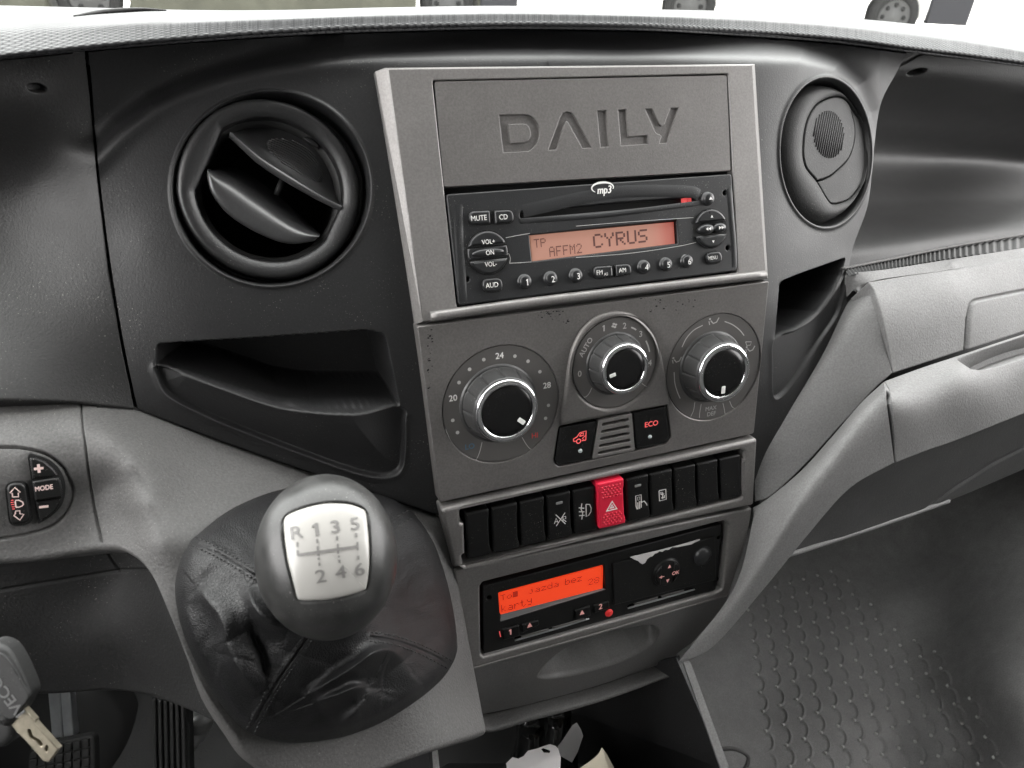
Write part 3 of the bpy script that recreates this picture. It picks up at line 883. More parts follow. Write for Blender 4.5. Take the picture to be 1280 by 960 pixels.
pL2 = [[(941, 636), (962, 622), (1002, 588), (1040, 546), (1075, 505), (1104, 478)], [(940, 655), (962, 640), (1000, 606), (1038, 562), (1074, 520), (1106, 491)],
       [(916, 738), (939, 715), (985, 655), (1028, 602), (1070, 552), (1110, 523)], [(846, 830), (893, 806), (958, 732), (1010, 668), (1062, 610), (1117, 578)]]
rowsL2 = [[p + (cc[k],) for p, cc in zip(pL2[k], cL2)] for k in range(4)]
sheet('lower_sweep', rowsL2, 220, 140, M['light_trim'], DASH, edges='tbr', r=.0009, d=.02)
# dark panel under the passenger side
rowsN = [[(1000, 650), (1060, 600), (1120, 570), (1200, 540), (1340, 485)], [(996, 672), (1060, 635), (1120, 606), (1200, 574), (1340, 520)], [(985, 694), (1060, 668), (1120, 648), (1200, 620), (1340, 560)]]
tpsN = TPS([(1000, 650, -20), (1120, 570, -15), (1340, 485, -45), (996, 672, -22), (1120, 606, -30), (1340, 520, -65), (985, 694, -25), (1120, 648, -50), (1340, 560, -95), (1060, 668, -35)])
def dispN(X, Y): return -.0015 * np.exp(-(dpoly(X, Y, [(1155, 640), (1190, 612), (1240, 580), (1340, 530)]) / 1.8) ** 2)
sheet('under_panel', rowsN, 200, 80, M['under'], DASH, depth=tpsN, disp=dispN, edges='b', r=.002, d=.06)

# dark backing sheets, added so no daylight shows through gaps between the panels
rowsX = [[(900, 340), (1100, 330), (1360, 300)], [(900, 480), (1100, 470), (1360, 430)], [(880, 640), (1100, 570), (1360, 500)]]
sheet('dark_backing', rowsX, 20, 20, M['void'], DASH, depth=lambda X, Y: -75 - 0 * X, edges='')

rowsX = [[(-60, 490), (200, 500), (620, 610)], [(-60, 600), (200, 600), (620, 720)], [(-60, 700), (200, 720), (620, 850)]]
sheet('dark_backing', rowsX, 20, 20, M['void'], DASH, depth=lambda X, Y: -62 - 0 * X, edges='')

rowsX = [[(960, 30), (1150, 45), (1420, 80)], [(960, 180), (1150, 190), (1420, 200)], [(960, 360), (1150, 350), (1420, 330)]]
sheet('dark_backing', rowsX, 20, 20, M['void'], DASH, depth=lambda X, Y: -205 - 0 * X, edges='')

q = cr(np.array([(983, 694), (1060, 669), (1120, 649), (1185, 626)]), 30)
V, F = tube_mesh(unc(q[:, 0], q[:, 1], np.linspace(-24, -66, 30) / 1000), .0022)
obj('panel_edge', V, F, M['light_trim'], DASH)

# glove boxes
tpsGU = TPS([(1090, 352, -18), (1190, 334, -26), (1340, 309, -46), (1095, 372, -10), (1190, 352, -17), (1340, 326, -38), (1116, 464, -7), (1205, 432, -12), (1340, 388, -32)])
GB = thing('glove_box', 'pale grey upper glove box front with an inset rounded flap', 'glove box', Frame(unc(1200, 400, -.02), (1, 0, 0), (0, 1, 0)))
rowsG = [[(1088, 353.5), (1130, 346.5), (1190, 338), (1340, 313)], [(1096, 368), (1136, 361), (1195, 352), (1340, 328)], [(1107, 410), (1150, 400), (1200, 388), (1340, 355)], [(1117, 465), (1160, 451), (1206, 436), (1340, 393)]]
flap = rpoly([(1206, 440), (1209, 398), (1214, 376), (1400, 338), (1400, 380)], [0, 10, 12, 0, 0])
def dispG(X, Y):
    d = sdpoly(X, Y, flap)
    return -.002 * np.exp(-(d / 1.3) ** 2) + .0012 * (1 - sstep(-4, -.5, d))
sheet('door', rowsG, 260, 150, M['light_trim'], GB, depth=tpsGU, disp=dispG, edges='tblr', r=.0009, d=.02)
GB2 = thing('glove_box', 'pale grey lower glove box lid with a scooped pull handle along its top', 'glove box', Frame(unc(1200, 500, -.02), (1, 0, 0), (0, 1, 0)))
tpsGL = TPS([(1107, 477, -3), (1195, 446, -8), (1340, 398, -26), (1112, 494, 12), (1200, 466, 8), (1340, 420, -10), (1120, 530, 14), (1200, 505, 11), (1340, 455, -8), (1120, 576, 5), (1200, 546, 0), (1340, 494, -20)])
rowsG2 = [[(1107, 476.5), (1150, 461), (1195, 446), (1340, 399)], [(1113, 490), (1155, 476), (1200, 462), (1340, 416)], [(1120, 530), (1160, 516), (1205, 502), (1340, 455)], [(1121, 577), (1160, 562), (1205, 546), (1340, 492)]]
scoop = rpoly([(1192, 448), (1213, 462), (1226, 464), (1246, 460), (1400, 412), (1400, 380)], [3, 8, 8, 5, 0, 0])
def dispG2(X, Y):
    d = sdpoly(X, Y, scoop)
    return -.016 * (1 - sstep(-9, -.5, d))
sheet('door', rowsG2, 260, 150, M['light_trim'], GB2, depth=tpsGL, disp=dispG2, edges='tblr', r=.0009, d=.02)

# small curved edge of the tray on top of the pad
q = cr([(92, 20), (120, 15.5), (150, 13), (180, 12), (208, 13)], 30)
V, F = tube_mesh(hplane(q[:, 0], q[:, 1], .106), [.0003 + .0008 * math.sin(math.pi * i / 29) for i in range(30)])
obj('tray_edge', V, F, M['fascia'], DASH)

# ------------------------------------------------------------------ centre console: silver bezels
TB = M['silver']
def loc(fr, pts, z=0.0): return fr.pxs(pts, z)
# upper bezel round the lid and the radio: broad chamfer all round
bz = thing('upper_console', 'tall silver grey bezel framing the radio and the compartment lid', 'console panel', S0)
outer0 = loc(S0, [(470, 88), (482, 83.5), (946, 79), (962.5, 348), (520.5, 405.5)], -.004)
outer1 = loc(S0, [(484.5, 86), (490, 85.5), (941, 81), (957, 345), (528.5, 402)], 0)
hole = loc(S0, [(540.5, 100.5), (910.5, 92), (922.5, 340.5), (571, 384.5)])
hole = rpoly([hole[0], hole[1], hole[2], hole[3]], .0012, 3)
V, F, S = plate_mesh(outer1, [hole], -.006, 0, .0006)
V2 = [(x, y, -.006) for x, y in outer0] + [(x, y, -.0003) for x, y in outer1] + [(x, y, -.03) for x, y in outer0]
k = len(V); n = len(outer0)
o0 = area2(outer0) > 0
for i in range(n):
    j = (i + 1) % n
    for A, B in ((0, n), (2 * n, 0)):
        f = (k + A + i, k + A + j, k + B + j, k + B + i); F.append(f if o0 else f[::-1]); S.append(False)
V = list(V) + V2
obj('frame', V, F, TB, bz, S, S0)
# rounded bar along the bottom of the bezel
pb = loc(S0, [(538, 396), (640, 381), (760, 366), (880, 352), (955, 343.5)], .0)
V, F = tube_mesh([(x, y, .0002) for x, y in cr(pb, 30)], .0028, 10)
obj('lower_bar', V, F, TB, bz, True, S0)
# dark well behind radio and lid
plate('well', S0, [(x * 1.02, y * 1.02) for x, y in loc(S0, [(540.5, 100.5), (910.5, 92), (922.5, 340.5), (571, 384.5)])], M['hole'], bz, z0=-.02, z1=-.012, b=0)

# ---- compartment lid with the sunken name
lid = thing('compartment_lid', 'bronze grey compartment lid above the radio with sunken DAILY lettering', 'compartment lid', S0.at((0, .059)))
lo = rpoly(loc(S0, [(543, 102), (908.5, 94), (913.5, 213.5), (554.5, 234)], -.0005), .0012, 3)
zl = lambda X, Y: (610 + X * 250 / 1280, 120 + Y * 80 / 410)
def zpts(l, f=S0, z=-.0005): return f.pxs([zl(*p) for p in l], z)
def arc_pts(c, rx, ry, a0, a1, n): return [(c[0] + rx * math.cos(R(a0 + (a1 - a0) * i / n)), c[1] + ry * math.sin(R(a0 + (a1 - a0) * i / n))) for i in range(n + 1)]
D_out = zpts([(72, 122), (225, 118)] + arc_pts((232, 236), 98, 119, -88, 60, 14)[1:] + [(262, 352), (100, 362)])
D_in = zpts([(128, 180), (225, 176)] + arc_pts((226, 238), 50, 62, -80, 80, 10)[1:-1] + [(228, 300), (142, 306)])
A_ = zpts([(388, 345), (462, 140), (478, 112), (505, 101), (532, 106), (550, 122), (660, 330), (605, 333), (515, 168), (503, 160), (490, 172), (438, 343)])
I_ = zpts([(700, 96), (757, 92), (772, 323), (722, 327)])
L_ = zpts([(834, 90), (885, 86), (897, 262), (1022, 252), (1026, 306), (853, 318)])
Y_ = zpts([(1008, 84), (1050, 82), (1095, 178), (1110, 193), (1128, 186), (1170, 78), (1218, 76), (1145, 298), (1100, 302), (1112, 256), (1104, 247), (1080, 240), (1068, 222)])
obj('face', *plate_mesh(lo, [D_out, A_, I_, L_, Y_], -.006, -.0005, .0004)[:2], M['lid'], lid, False, S0)
obj('letter_island', *plate_mesh(D_in, (), -.004, -.0005, .0004)[:2], M['lid'], lid, False, S0)
for nm, l in (('letter_floor', D_out), ('letter_floor', A_), ('letter_floor', I_), ('letter_floor', L_), ('letter_floor', Y_)):
    l = inset(l if area2(l) > 0 else l[::-1], -.0003)
    obj(nm, *plate_mesh(l, (), -.0045, -.0020, 0)[:2], M['lid'], lid, False, S0)

# ---- radio
rad = thing('car_radio', 'black flush car radio with a salmon display reading CYRUS', 'radio', S0)
za = lambda X, Y: (540 + X * .17715, 220 + Y * .17715)
zb = lambda X, Y: (720 + X / 6, 210 + Y / 6)
ZR = .0006
P0 = lambda p, z=ZR: S0.px(*p, z)
face = rpoly(loc(S0, [(557.5, 243), (914, 217.5), (921, 338.5), (573, 382)], 0), .0018, 4)
hs = []
for p in (za(197, 283), za(246, 730), zb(1118, 188), zb(1140, 600)):
    hs.append(circle(*P0(p), .0015, 16))
sl = loc(S0, [za(622, 254), zb(300, 262), zb(760, 226), zb(925, 216), zb(930, 245), zb(760, 272), zb(300, 316), za(622, 300)], ZR)
slot = rpoly(sl, [.0015, 0, 0, .0012, .0012, 0, 0, .0015], 4)
dsp = loc(S0, [(662, 294.3), zb(755, 392), zb(768, 567), (665.3, 326.8)], ZR)
hs += [slot, rpoly(dsp, .0004, 2)]
plate('faceplate', S0, face, M['radio'], rad, hs, z0=-.006, z1=ZR, b=.0009, seg=3)
plate('slot_interior', S0, inset(slot if area2(slot) > 0 else slot[::-1], -.002), M['hole'], rad, z0=-.008, z1=-.0065, b=0)
for q in hs[:4]: pass
plate('hole_backing', S0, [(x * .97, y * .94) for x, y in face], M['hole'], rad, z0=-.011, z1=-.0095, b=0)
# swept rib above the slot and raised side ribs
def ridge(name, fr, pts, h, w, m, parent, z=0.0, n=40):
    """a soft moulded ridge: flat-bottomed half round along a curve"""
    q = cr(np.array(pts), n); T = np.gradient(q, axis=0); T /= np.linalg.norm(T, axis=1, keepdims=True); nn = np.stack([-T[:, 1], T[:, 0]], 1)
    a = np.linspace(-1, 1, 9); rows = []
    for s in a: rows.append(np.c_[q + nn * (s * w / 2), np.full(n, z) + h * (1 - s * s) ** .8 * np.sin(np.linspace(.03, math.pi - .03, n)) ** .35])
    V = np.array(rows); 
    F = gridF(9, n); 
    return obj(name, V.reshape(-1, 3), [f[::-1] for f in F.tolist()], m, parent, True, fr)
ridge('rib', S0, loc(S0, [za(640, 248), zb(200, 195), zb(560, 172), zb(850, 178), zb(925, 205)], ZR), .0006, .007, M['radio'], rad, ZR)
ridge('rib', S0, loc(S0, [za(620, 318), zb(100, 362), zb(500, 318), zb(930, 262)], ZR), .0006, .003, M['radio'], rad, ZR)
ridge('rib', S0, loc(S0, [za(185, 200), za(190, 420), za(205, 650), za(218, 880)], ZR), .0007, .005, M['radio'], rad, ZR)
ridge('rib', S0, loc(S0, [zb(1150, 150), zb(1165, 360), zb(1182, 560), zb(1190, 740)], ZR), .0007, .004, M['radio'], rad, ZR)
m = MB()
for l in ([za(520, 436), za(600, 420), za(690, 405)], [za(545, 615), za(620, 612), za(700, 606)], [zb(0, 436), zb(380, 405), zb(752, 380), zb(880, 372)], [zb(0, 672), zb(400, 640), zb(760, 588), zb(900, 558)], [za(540, 545), za(552, 580), za(548, 612)]):
    V, F = stroke_mesh(cr(np.array(loc(S0, l, ZR)), 12), .0003, ZR + .00012); m.add(V, F, False)
m.build('panel_line', M['greyprint'], rad, S0)
m = MB()
V, F, S = plate_mesh(loc(S0, [zb(830, 222), zb(850, 220), zb(852, 262), zb(832, 264)], 0), (), -.0062, -.0030, .0002); m.add(V, F)
V, F, S = plate_mesh(loc(S0, [zb(868, 220), zb(896, 216), zb(900, 250), zb(872, 255)], 0), (), -.0062, -.0045, .0002); m.add(V, F)
m.build('slot_light', M['redlit'], rad, S0)
# display: glass floor, bezel wall, characters
DZ = -.0012
dq = loc(S0, [(662.5, 294.3), (842, 277.3), (843.5, 304.5), (665.5, 326.5)], DZ)
def lcdmat():
    m = M['lcd1']; nt = m.node_tree; b = nt.nodes['Principled BSDF']; L = nt.links.new
    tc = nt.nodes.new('ShaderNodeTexCoord'); sx = nt.nodes.new('ShaderNodeSeparateXYZ'); L(tc.outputs['Generated'], sx.inputs[0])
    rp = nt.nodes.new('ShaderNodeValToRGB'); e = rp.color_ramp.elements
    e[0].position = 0; e[0].color = (.58, .28, .185, 1); e[1].position = 1; e[1].color = (.5, .03, .01, 1)
    for p, c in ((.80, (.60, .28, .185, 1)), (.88, (.62, .20, .13, 1)), (.94, (.55, .05, .02, 1))): q = e.new(p); q.color = c
    L(sx.outputs[0], rp.inputs[0]); L(rp.outputs[0], b.inputs['Emission Color']); b.inputs['Emission Strength'].default_value = .44
    b.inputs['Base Color'].default_value = (.22, .12, .10, 1)
lcdmat()
scr = plate('display', S0, dq, M['lcd1'], rad, z0=-.004, z1=DZ, b=0)
FONT5 = {'C': '01110 10001 10000 10000 10000 10001 01110', 'Y': '10001 10001 01010 00100 00100 00100 00100', 'R': '11110 10001 10001 11110 10100 10010 10001',
 'U': '10001 10001 10001 10001 10001 10001 01110', 'S': '01111 10000 10000 01110 00001 00001 11110', 'T': '11111 00100 00100 00100 00100 00100 00100',
 'P': '11110 10001 10001 11110 10000 10000 10000', 'A': '01110 10001 10001 11111 10001 10001 10001', 'F': '11111 10000 10000 11110 10000 10000 10000',
 'M': '10001 11011 10101 10101 10001 10001 10001', '2': '01110 10001 00001 00010 00100 01000 11111', '8': '01110 10001 10001 01110 10001 10001 01110',
 'o': '00000 00000 01110 10001 10001 10001 01110', 'j': '00010 00000 00110 00010 00010 10010 01100', 'a': '00000 00000 01110 00001 01111 10001 01111',
 'z': '00000 00000 11111 00010 00100 01000 11111', 'd': '00001 00001 01101 10011 10001 10001 01111', 'b': '10000 10000 10110 11001 10001 10001 11110',
 'e': '00000 00000 01110 10001 11111 10000 01110', 'k': '10000 10000 10010 10100 11000 10100 10010', 'r': '00000 00000 10110 11001 10000 10000 10000',
 't': '01000 01000 11100 01000 01000 01001 00110', 'y': '00000 10001 10001 01111 00001 00001 01110', '#': '11111 11111 11111 11111 11111 11111 11111'}
def dotmatrix(name, text, fr, quad, s0, s1, t0, t1, m, parent, z, fill=.86, gap=1.0):
    """segments laid out on a display: quad = its four corners (tl, tr, br, bl) in the frame; s and t run 0..1 across and down"""
    q = np.array(quad); mb = MB(); cols = len(text) * (5 + gap) - gap; dx = (s1 - s0) / cols; dy = (t1 - t0) / 7
    bl = lambda s, t: (q[0] * (1 - s) + q[1] * s) * (1 - t) + (q[3] * (1 - s) + q[2] * s) * t
    for i, ch in enumerate(text):
        if ch not in FONT5: continue
        for r, row in enumerate(FONT5[ch].split()):
            for c, on in enumerate(row):
                if on == '1':
                    a = s0 + (i * (5 + gap) + c) * dx; b = t0 + r * dy
                    p = [bl(a, b), bl(a + dx * fill, b), bl(a + dx * fill, b + dy * fill), bl(a, b + dy * fill)]
                    mb.add([(x, y, z) for x, y in p][::-1], [(0, 1, 2, 3)], False)
    return mb.build(name, m, parent, fr)
dotmatrix('display_text', 'CYRUS', S0, dq, .415, .80, .20, .78, M['lcdink'], rad, DZ + .0002, fill=1.0, gap=.9)
dotmatrix('display_text', 'TP', S0, dq, .02, .098, .16, .50, M['lcdink'], rad, DZ + .0002)
dotmatrix('display_text', 'AFFM2', S0, dq, .115, .335, .52, .92, M['lcdink'], rad, DZ + .0002, gap=1.2)

def button(name, fr, loop, m, parent, z0, h, b, dome=0.0, seg=4):
    return plate(name, fr, loop, m, parent, z0=z0, z1=z0 + h, b=b, seg=seg)
# MUTE | CD, AUD, FM | AM, MENU
def pill_quad(l, r, z=ZR): return rpoly(loc(S0, l, z), r, 6)
BH = .0022
def rbtn(l, r, txt, th, off=(0, 0), wx=.9):
    lp = pill_quad(l, r)
    plate('button_well', S0, inset(lp if area2(lp) > 0 else lp[::-1], -.0005), M['hole'], rad, z0=ZR - .001, z1=ZR + .00015, b=0)
    o = button('button', S0, lp, M['button'], rad, ZR, BH, .0012)
    c = np.mean(loc(S0, l, ZR + BH), axis=0)
    if txt: letters('lettering', txt, S0, (c[0] + off[0], c[1] + off[1]), th, M['white'], o, ZR + BH + .00015, wx=wx)
    return o
rbtn([za(252, 252), za(403, 246), za(408, 338), za(262, 350)], [.0042, .0006, .0006, .0042], 'MUTE', .0027)
rbtn([za(432, 246), za(565, 240), za(575, 330), za(440, 338)], [.0006, .0042, .0042, .0006], 'CD', .0027)
rbtn([za(345, 728), za(487, 718), za(498, 810), za(358, 822)], [.0045] * 4, 'AUD', .0027)
rbtn([zb(118, 742), zb(262, 732), zb(268, 818), zb(130, 832)], [.0045, .0006, .0006, .0045], 'FM', .0026, (-.0016, 0))
letters('lettering', 'AS', S0, S0.px(*zb(224, 795), ZR + BH), .0016, M['white'], rad, ZR + BH + .00015)
rbtn([zb(285, 728), zb(400, 718), zb(410, 800), zb(293, 815)], [.0006, .0045, .0045, .0006], 'AM', .0026)
rbtn([zb(965, 638), zb(1078, 624), zb(1088, 708), zb(975, 724)], [.004] * 4, 'MENU', .0022, wx=.75)
for p, t in ((za(657, 745), '1'), (za(840, 723), '2'), (za(1018, 702), '3'), (zb(512, 742), '4'), (zb(677, 722), '5'), (zb(833, 698), '6'), (zb(993, 230), '')):
    c = P0(p, ZR + .001); r = .0037
    V, F = lathe_mesh([(r + .0005, -.0003), (r + .0005, .00015), (r, .00016), (r, .0014), (r * .93, .0021), (r * .75, .0026), (r * .4, .0029), (.0001, .003)], 32)
    o = obj('button', V, F, M['button'], rad, True, S0.at(c, ZR))
    if t: letters('lettering', t, S0, (c[0] + .0004, c[1] - .0004), .0034, M['white'], o, ZR + .00315)
    else:
        obj('lettering', [(c[0] - .001, c[1] - .0008, ZR + .00315), (c[0] + .0014, c[1] - .0008, ZR + .00315), (c[0] + .0002, c[1] + .001, ZR + .00315)], [(0, 1, 2)], M['white'], o, False, S0)
# volume rocker: round, cut in three
def round_rocker(cx, cy, r, splits, texts):
    lp = circle(cx, cy, r + .0006, 48)
    plate('button_well', S0, lp, M['hole'], rad, z0=ZR - .001, z1=ZR + .00015, b=0)
    y1, y2 = splits; g = .0003
    a1_ = math.asin(y1 / r); a2_ = math.asin(y2 / r)
    top = circle(cx, cy, r, 22, a0=a1_ + .03, a1=math.pi - a1_ - .03, end=True)
    botm = circle(cx, cy, r, 22, a0=math.pi - a2_ + .03, a1=2 * math.pi + a2_ - .03, end=True)
    o1 = button('button', S0, top, M['button'], rad, ZR, .0024, .0015)
    o3 = button('button', S0, botm, M['button'], rad, ZR, .0024, .0015)
    return o1, o3
def rgt(c, x, n=18):   # helper for a pill in a round well
    return c
p1_, p2_ = S0.px(*za(245, 545), ZR), S0.px(*za(533, 535), ZR)
vc0 = ((p1_[0] + p2_[0]) / 2, (S0.px(*za(385, 390), ZR)[1] + S0.px(*za(392, 693), ZR)[1]) / 2); vr = (p2_[0] - p1_[0]) / 2 * 1.0
ry_ = (S0.px(*za(385, 390), ZR)[1] - S0.px(*za(392, 693), ZR)[1]) / 2
vr = (vr + ry_) / 2
o1, o3 = round_rocker(vc0[0], vc0[1], vr, (vr * .30, -vr * .30), None)
mid_ = circle(vc0[0], vc0[1], vr, 10, a0=-.27, a1=.27, end=True) + circle(vc0[0], vc0[1], vr, 10, a0=math.pi - .27, a1=math.pi + .27, end=True)
o2 = button('button', S0, mid_, M['button'], rad, ZR, .0016, .0011)
V, F = lathe_mesh([(1, 0), (.95, .35), (.75, .7), (.4, .93), (.001, 1)], 32); V = V * np.array([vr * .8, vr * .2, .0016])
obj('thumb_bar', V, F, M['button'], o2, True, S0.at(vc0, ZR + .0015))
for t, dy, o in (('VOL+', .0058, o1), ('ON', 0, o2), ('VOL-', -.0062, o3)):
    letters('lettering', t, S0, (vc0[0] + .0004, vc0[1] + dy), .0025, M['white'], o, ZR + (.00335 if t == 'ON' else .0026), wx=.85)
# tuning pad: four-way
p1_, p2_ = S0.px(*zb(890, 460), ZR), S0.px(*zb(1118, 452), ZR)
ty = (S0.px(*zb(1003, 307), ZR)[1] + S0.px(*zb(1010, 603), ZR)[1]) / 2
tc0 = ((p1_[0] + p2_[0]) / 2, ty); tr_ = (S0.px(*zb(1003, 307), ZR)[1] - S0.px(*zb(1010, 603), ZR)[1]) / 2 * .98
o1, o3 = round_rocker(tc0[0], tc0[1], tr_, (tr_ * .30, -tr_ * .30), None)
for dx, w in ((-.0036, .0062), (.0058, .0052)):
    V, F = lathe_mesh([(1, 0), (1, .3), (.9, .62), (.65, .87), (.3, .98), (.001, 1)], 32); V = V * np.array([w * .95, tr_ * .27, .0034])
    o = obj('button', V, F, M['button'], rad, True, S0.at((tc0[0] + dx, tc0[1]), ZR))
    for q in (-1, 1):
        sg = -1 if dx < 0 else 1; xx = tc0[0] + dx + q * .0009; h = .001
        obj('lettering', [(xx - sg * .0009, tc0[1] - h, ZR + .0036), (xx + sg * .0009, tc0[1], ZR + .0036), (xx - sg * .0009, tc0[1] + h, ZR + .0036)], [(0, 1, 2) if sg < 0 else (0, 1, 2)], M['white'], o, False, S0)
for dy, sg, o in ((tr_ * .62, 1, o1), (-tr_ * .68, -1, o3)):
    obj('lettering', [(tc0[0] - .0009, tc0[1] + dy - sg * .0007, ZR + .0027), (tc0[0] + .0009, tc0[1] + dy - sg * .0007, ZR + .0027), (tc0[0], tc0[1] + dy + sg * .0009, ZR + .0027)], [(0, 1, 2)], M['white'], o, False, S0)
# mp3 mark
c = S0.px(*zb(200, 160), ZR)
V, F = text_mesh('mp3', .0042); V = V.copy(); V[:, 0] = V[:, 0] * .85 + V[:, 1] * .2
m = MB()
for dx in (-.00016, .00016): m.add(V + np.array([c[0] + dx + .0006, c[1] - .0010, ZR + .0009 + dx * .03]), F, False)
th = np.linspace(R(-20), R(225), 30); e = np.stack([c[0] - .0004 + .0069 * np.cos(th), c[1] + .0008 + .0030 * np.sin(th)], 1)
wdt = .0002 + .0009 * np.sin(np.linspace(0.3, math.pi * .95, 30))
n_ = np.stack([np.cos(th), np.sin(th)], 1)
V = np.concatenate([np.c_[e + n_ * wdt[:, None] / 2, np.full(30, ZR + .0009)], np.c_[e - n_ * wdt[:, None] / 2, np.full(30, ZR + .0009)]])
m.add(V, [(i, i + 1, 31 + i, 30 + i) for i in range(29)], False)
m.build('mp3_mark', M['white'], rad, S0)

# ---- climate control
cl = thing('climate_control', 'silver grey heater panel with three black knobs and two square buttons', 'climate control', S1.at((0, -.055)))
zc = lambda X, Y: (500 + X * .375, 360 + Y * .375)
zd = lambda X, Y: (540 + X * .1875, 420 + Y * .1875)
ze = lambda X, Y: (700 + X * .22907, 380 + Y * .22907)
cp = loc(S1, [(521.5, 408.5), (961.5, 351.5), (942.5, 542), (549.5, 628.5)])
def ell(fr, l, r_, t, b):
    """circle in a plane from its leftmost, rightmost, top and bottom picture points"""
    L_, R_, T_, B_ = fr.px(*l), fr.px(*r_), fr.px(*t), fr.px(*b)
    return ((L_[0] + R_[0]) / 2, (T_[1] + B_[1]) / 2), (abs(R_[0] - L_[0]) + abs(T_[1] - B_[1])) / 4
dials = {'temp': ell(S1, zd(65, 470), zd(848, 420), zd(470, 62), zd(420, 850)), 'fan': ell(S1, ze(82, 350), ze(528, 300), ze(325, 75), ze(290, 578)), 'mode': ell(S1, ze(592, 370), ze(1085, 310), ze(870, 42), ze(805, 645))}
bq = loc(S1, [(699.5, 533.5), (833.5, 506), (838.5, 547), (832, 555), (698, 583), (693, 576)])
btn_hole = rpoly(bq, [.001, .001, .003, .003, .003, .003], 4)
btn_hole = inset(btn_hole if area2(btn_hole) > 0 else btn_hole[::-1], -.0004)
holes = [circle(*dials['temp'][0], dials['temp'][1], 64), circle(*dials['mode'][0], dials['mode'][1], 64), btn_hole.tolist()]
arch_px = [ze(-5, 655)] + [ze(20, 480), ze(40, 330), ze(60, 240), ze(105, 150), ze(165, 85), ze(235, 48), ze(310, 36), ze(385, 50), ze(450, 92), ze(510, 165), ze(545, 260), ze(570, 400), ze(592, 545)]
arch = loc(S1, arch_px, 0)
plate('panel', S1, rpoly(cp, [.001, .001, .002, .002], 3), M['panel_silver'], cl, holes, z0=-.02, z1=0, b=.0007)
fan_c, fan_r = dials['fan']
fan_c = S1.px(*ze(305, 327), .0022)
ap = clean([tuple(p) for p in cr(np.array(arch), 60)])
plate('fan_surround', S1, ap, M['panel_silver'], cl, [circle(*fan_c, fan_r, 64)], z0=-.002, z1=.0024, b=.0022, seg=3)
for nm, z in (('temp', -.0006), ('mode', -.0006), ('fan', .0012)):
    c, r = dials[nm]
    if nm == 'fan': c = fan_c
    plate('dial_ring', S1, circle(*c, r - .0002, 64), M['dialgrey'], cl, z0=-.02, z1=z, b=.0004)

def knob(c, z, r0, r1, h, ptr_ang, nribs=12):
    f = S1.at(c, z)
    def rib(rr, zz, th):
        g = np.abs(((th * nribs / (2 * math.pi)) % 1) - .5) * 2
        k = sstep(.86, .97, g) * sstep(.0, .25, zz / h) * (1 - sstep(.72, .80, zz / h)) 
        return rr - k * .0011, zz
    prof = [(r0 + .0012, -.0005), (r0 + .0012, .0001), (r0 + .0002, .0002), (r0, .0012)]
    for s in np.linspace(.06, .84, 12): prof.append((r0 + (r1 * 1.04 - r0) * (s ** .85), h * s))
    prof += [(r1 * 1.02, h * .87)]
    V, F = lathe_mesh(prof, 240, rib)
    k = obj('knob', V, F, M['knobbody'], cl, True, f)
    V, F = lathe_mesh([(r1 * 1.0, h * .85), (r1 * 1.035, h * .88), (r1 * 1.03, h * .94), (r1 * .985, h * .99), (r1 * .91, h * 1.012), (r1 * .87, h * 1.0), (r1 * .835, h * .97), (r1 * .83, h * .95)], 96)
    obj('chrome_ring', V, F, M['chrome'], k, True, f)
    V, F = lathe_mesh([(r1 * .845, h * .95), (r1 * .83, h * .972), (r1 * .6, h * .985), (r1 * .3, h * .992), (.00001, h * .995)], 64)
    obj('cap', V, F, M['gloss'], k, True, f)
    a = ptr_ang; fr2 = f.rot(a)
    V, F, S = plate_mesh(rpoly([(r1 * .45, -r1 * .075), (r1 * .72, -r1 * .075), (r1 * .72, r1 * .075), (r1 * .45, r1 * .075)], r1 * .03, 2), (), h * .95, h * 1.002, .0002)
    obj('pointer', V, F, M['white'], k, S, fr2)
    return k
M['knobbody'] = mat('knob_grey_plastic', (.036, .036, .036), .36, grain=(2200, .00003), rvar=.08, var=.15, dust=.4)
def knob_fit(base_c, z, cap_px, h):
    """where the pointer cap sits in the picture tells how far the knob stands out"""
    return S1.px(*cap_px, z + h)
kt = S1.px(*zd(447, 452), 0)
RT, RF, RM = dials['temp'][1], dials['fan'][1], dials['mode'][1]
knob(kt, -.0006, .63 * RT, .505 * RT, .0150, math.atan2(-.62, .78) - .05)
knob(S1.px(*ze(300, 325), .0012), .0012, .65 * RF, .53 * RF, .0135, math.atan2(-.22, -.98) + .02)
knob(S1.px(*ze(826, 345), 0), -.0006, .63 * RM, .515 * RM, .0150, R(-92))
# print round the dials
def pol(c, r, deg): return (c[0] + r * math.cos(R(deg)), c[1] + r * math.sin(R(deg)))
def print_at(px, t, h, m, z, ang=0., wx=1., bold=.00008):
    letters('lettering', t, S1, S1.px(*px, z), h, m, cl, z + .00015, ang, wx, bold)
z0 = -.0006
for px, t in ((zd(450, 130), '24'), (zd(140, 413), '20'), (zd(766, 328), '28')): print_at(px, t, .0035, M['white'], z0)
print_at(zd(252, 735), 'LO', .0032, M['blueprint'], z0); print_at(zd(685, 662), 'HI', .0032, M['redprint'], z0)
for px in ((345, 157), (250, 222), (180, 310), (138, 562), (170, 643), (552, 134), (640, 168), (719, 238), (776, 462), (757, 548)):
    c = S1.px(*zd(*px), z0); V, F, S = plate_mesh(circle(*c, .00105, 14), (), z0 + .00005, z0 + .0002, 0); obj('dial_dot', V, F, M['greyprint'], cl, S, S1)
z1_ = .0012
for px, t, h in ((ze(238, 132), '1', .0036), (ze(352, 118), '2', .0036), (ze(440, 163), '3', .0036), (ze(490, 320), '4', .0036), (ze(107, 380), '0', .0036)): print_at(px, t, h, M['greyprint'], z1_)
pa, pb2 = S1.px(*ze(118, 275), z1_), S1.px(*ze(165, 195), z1_)
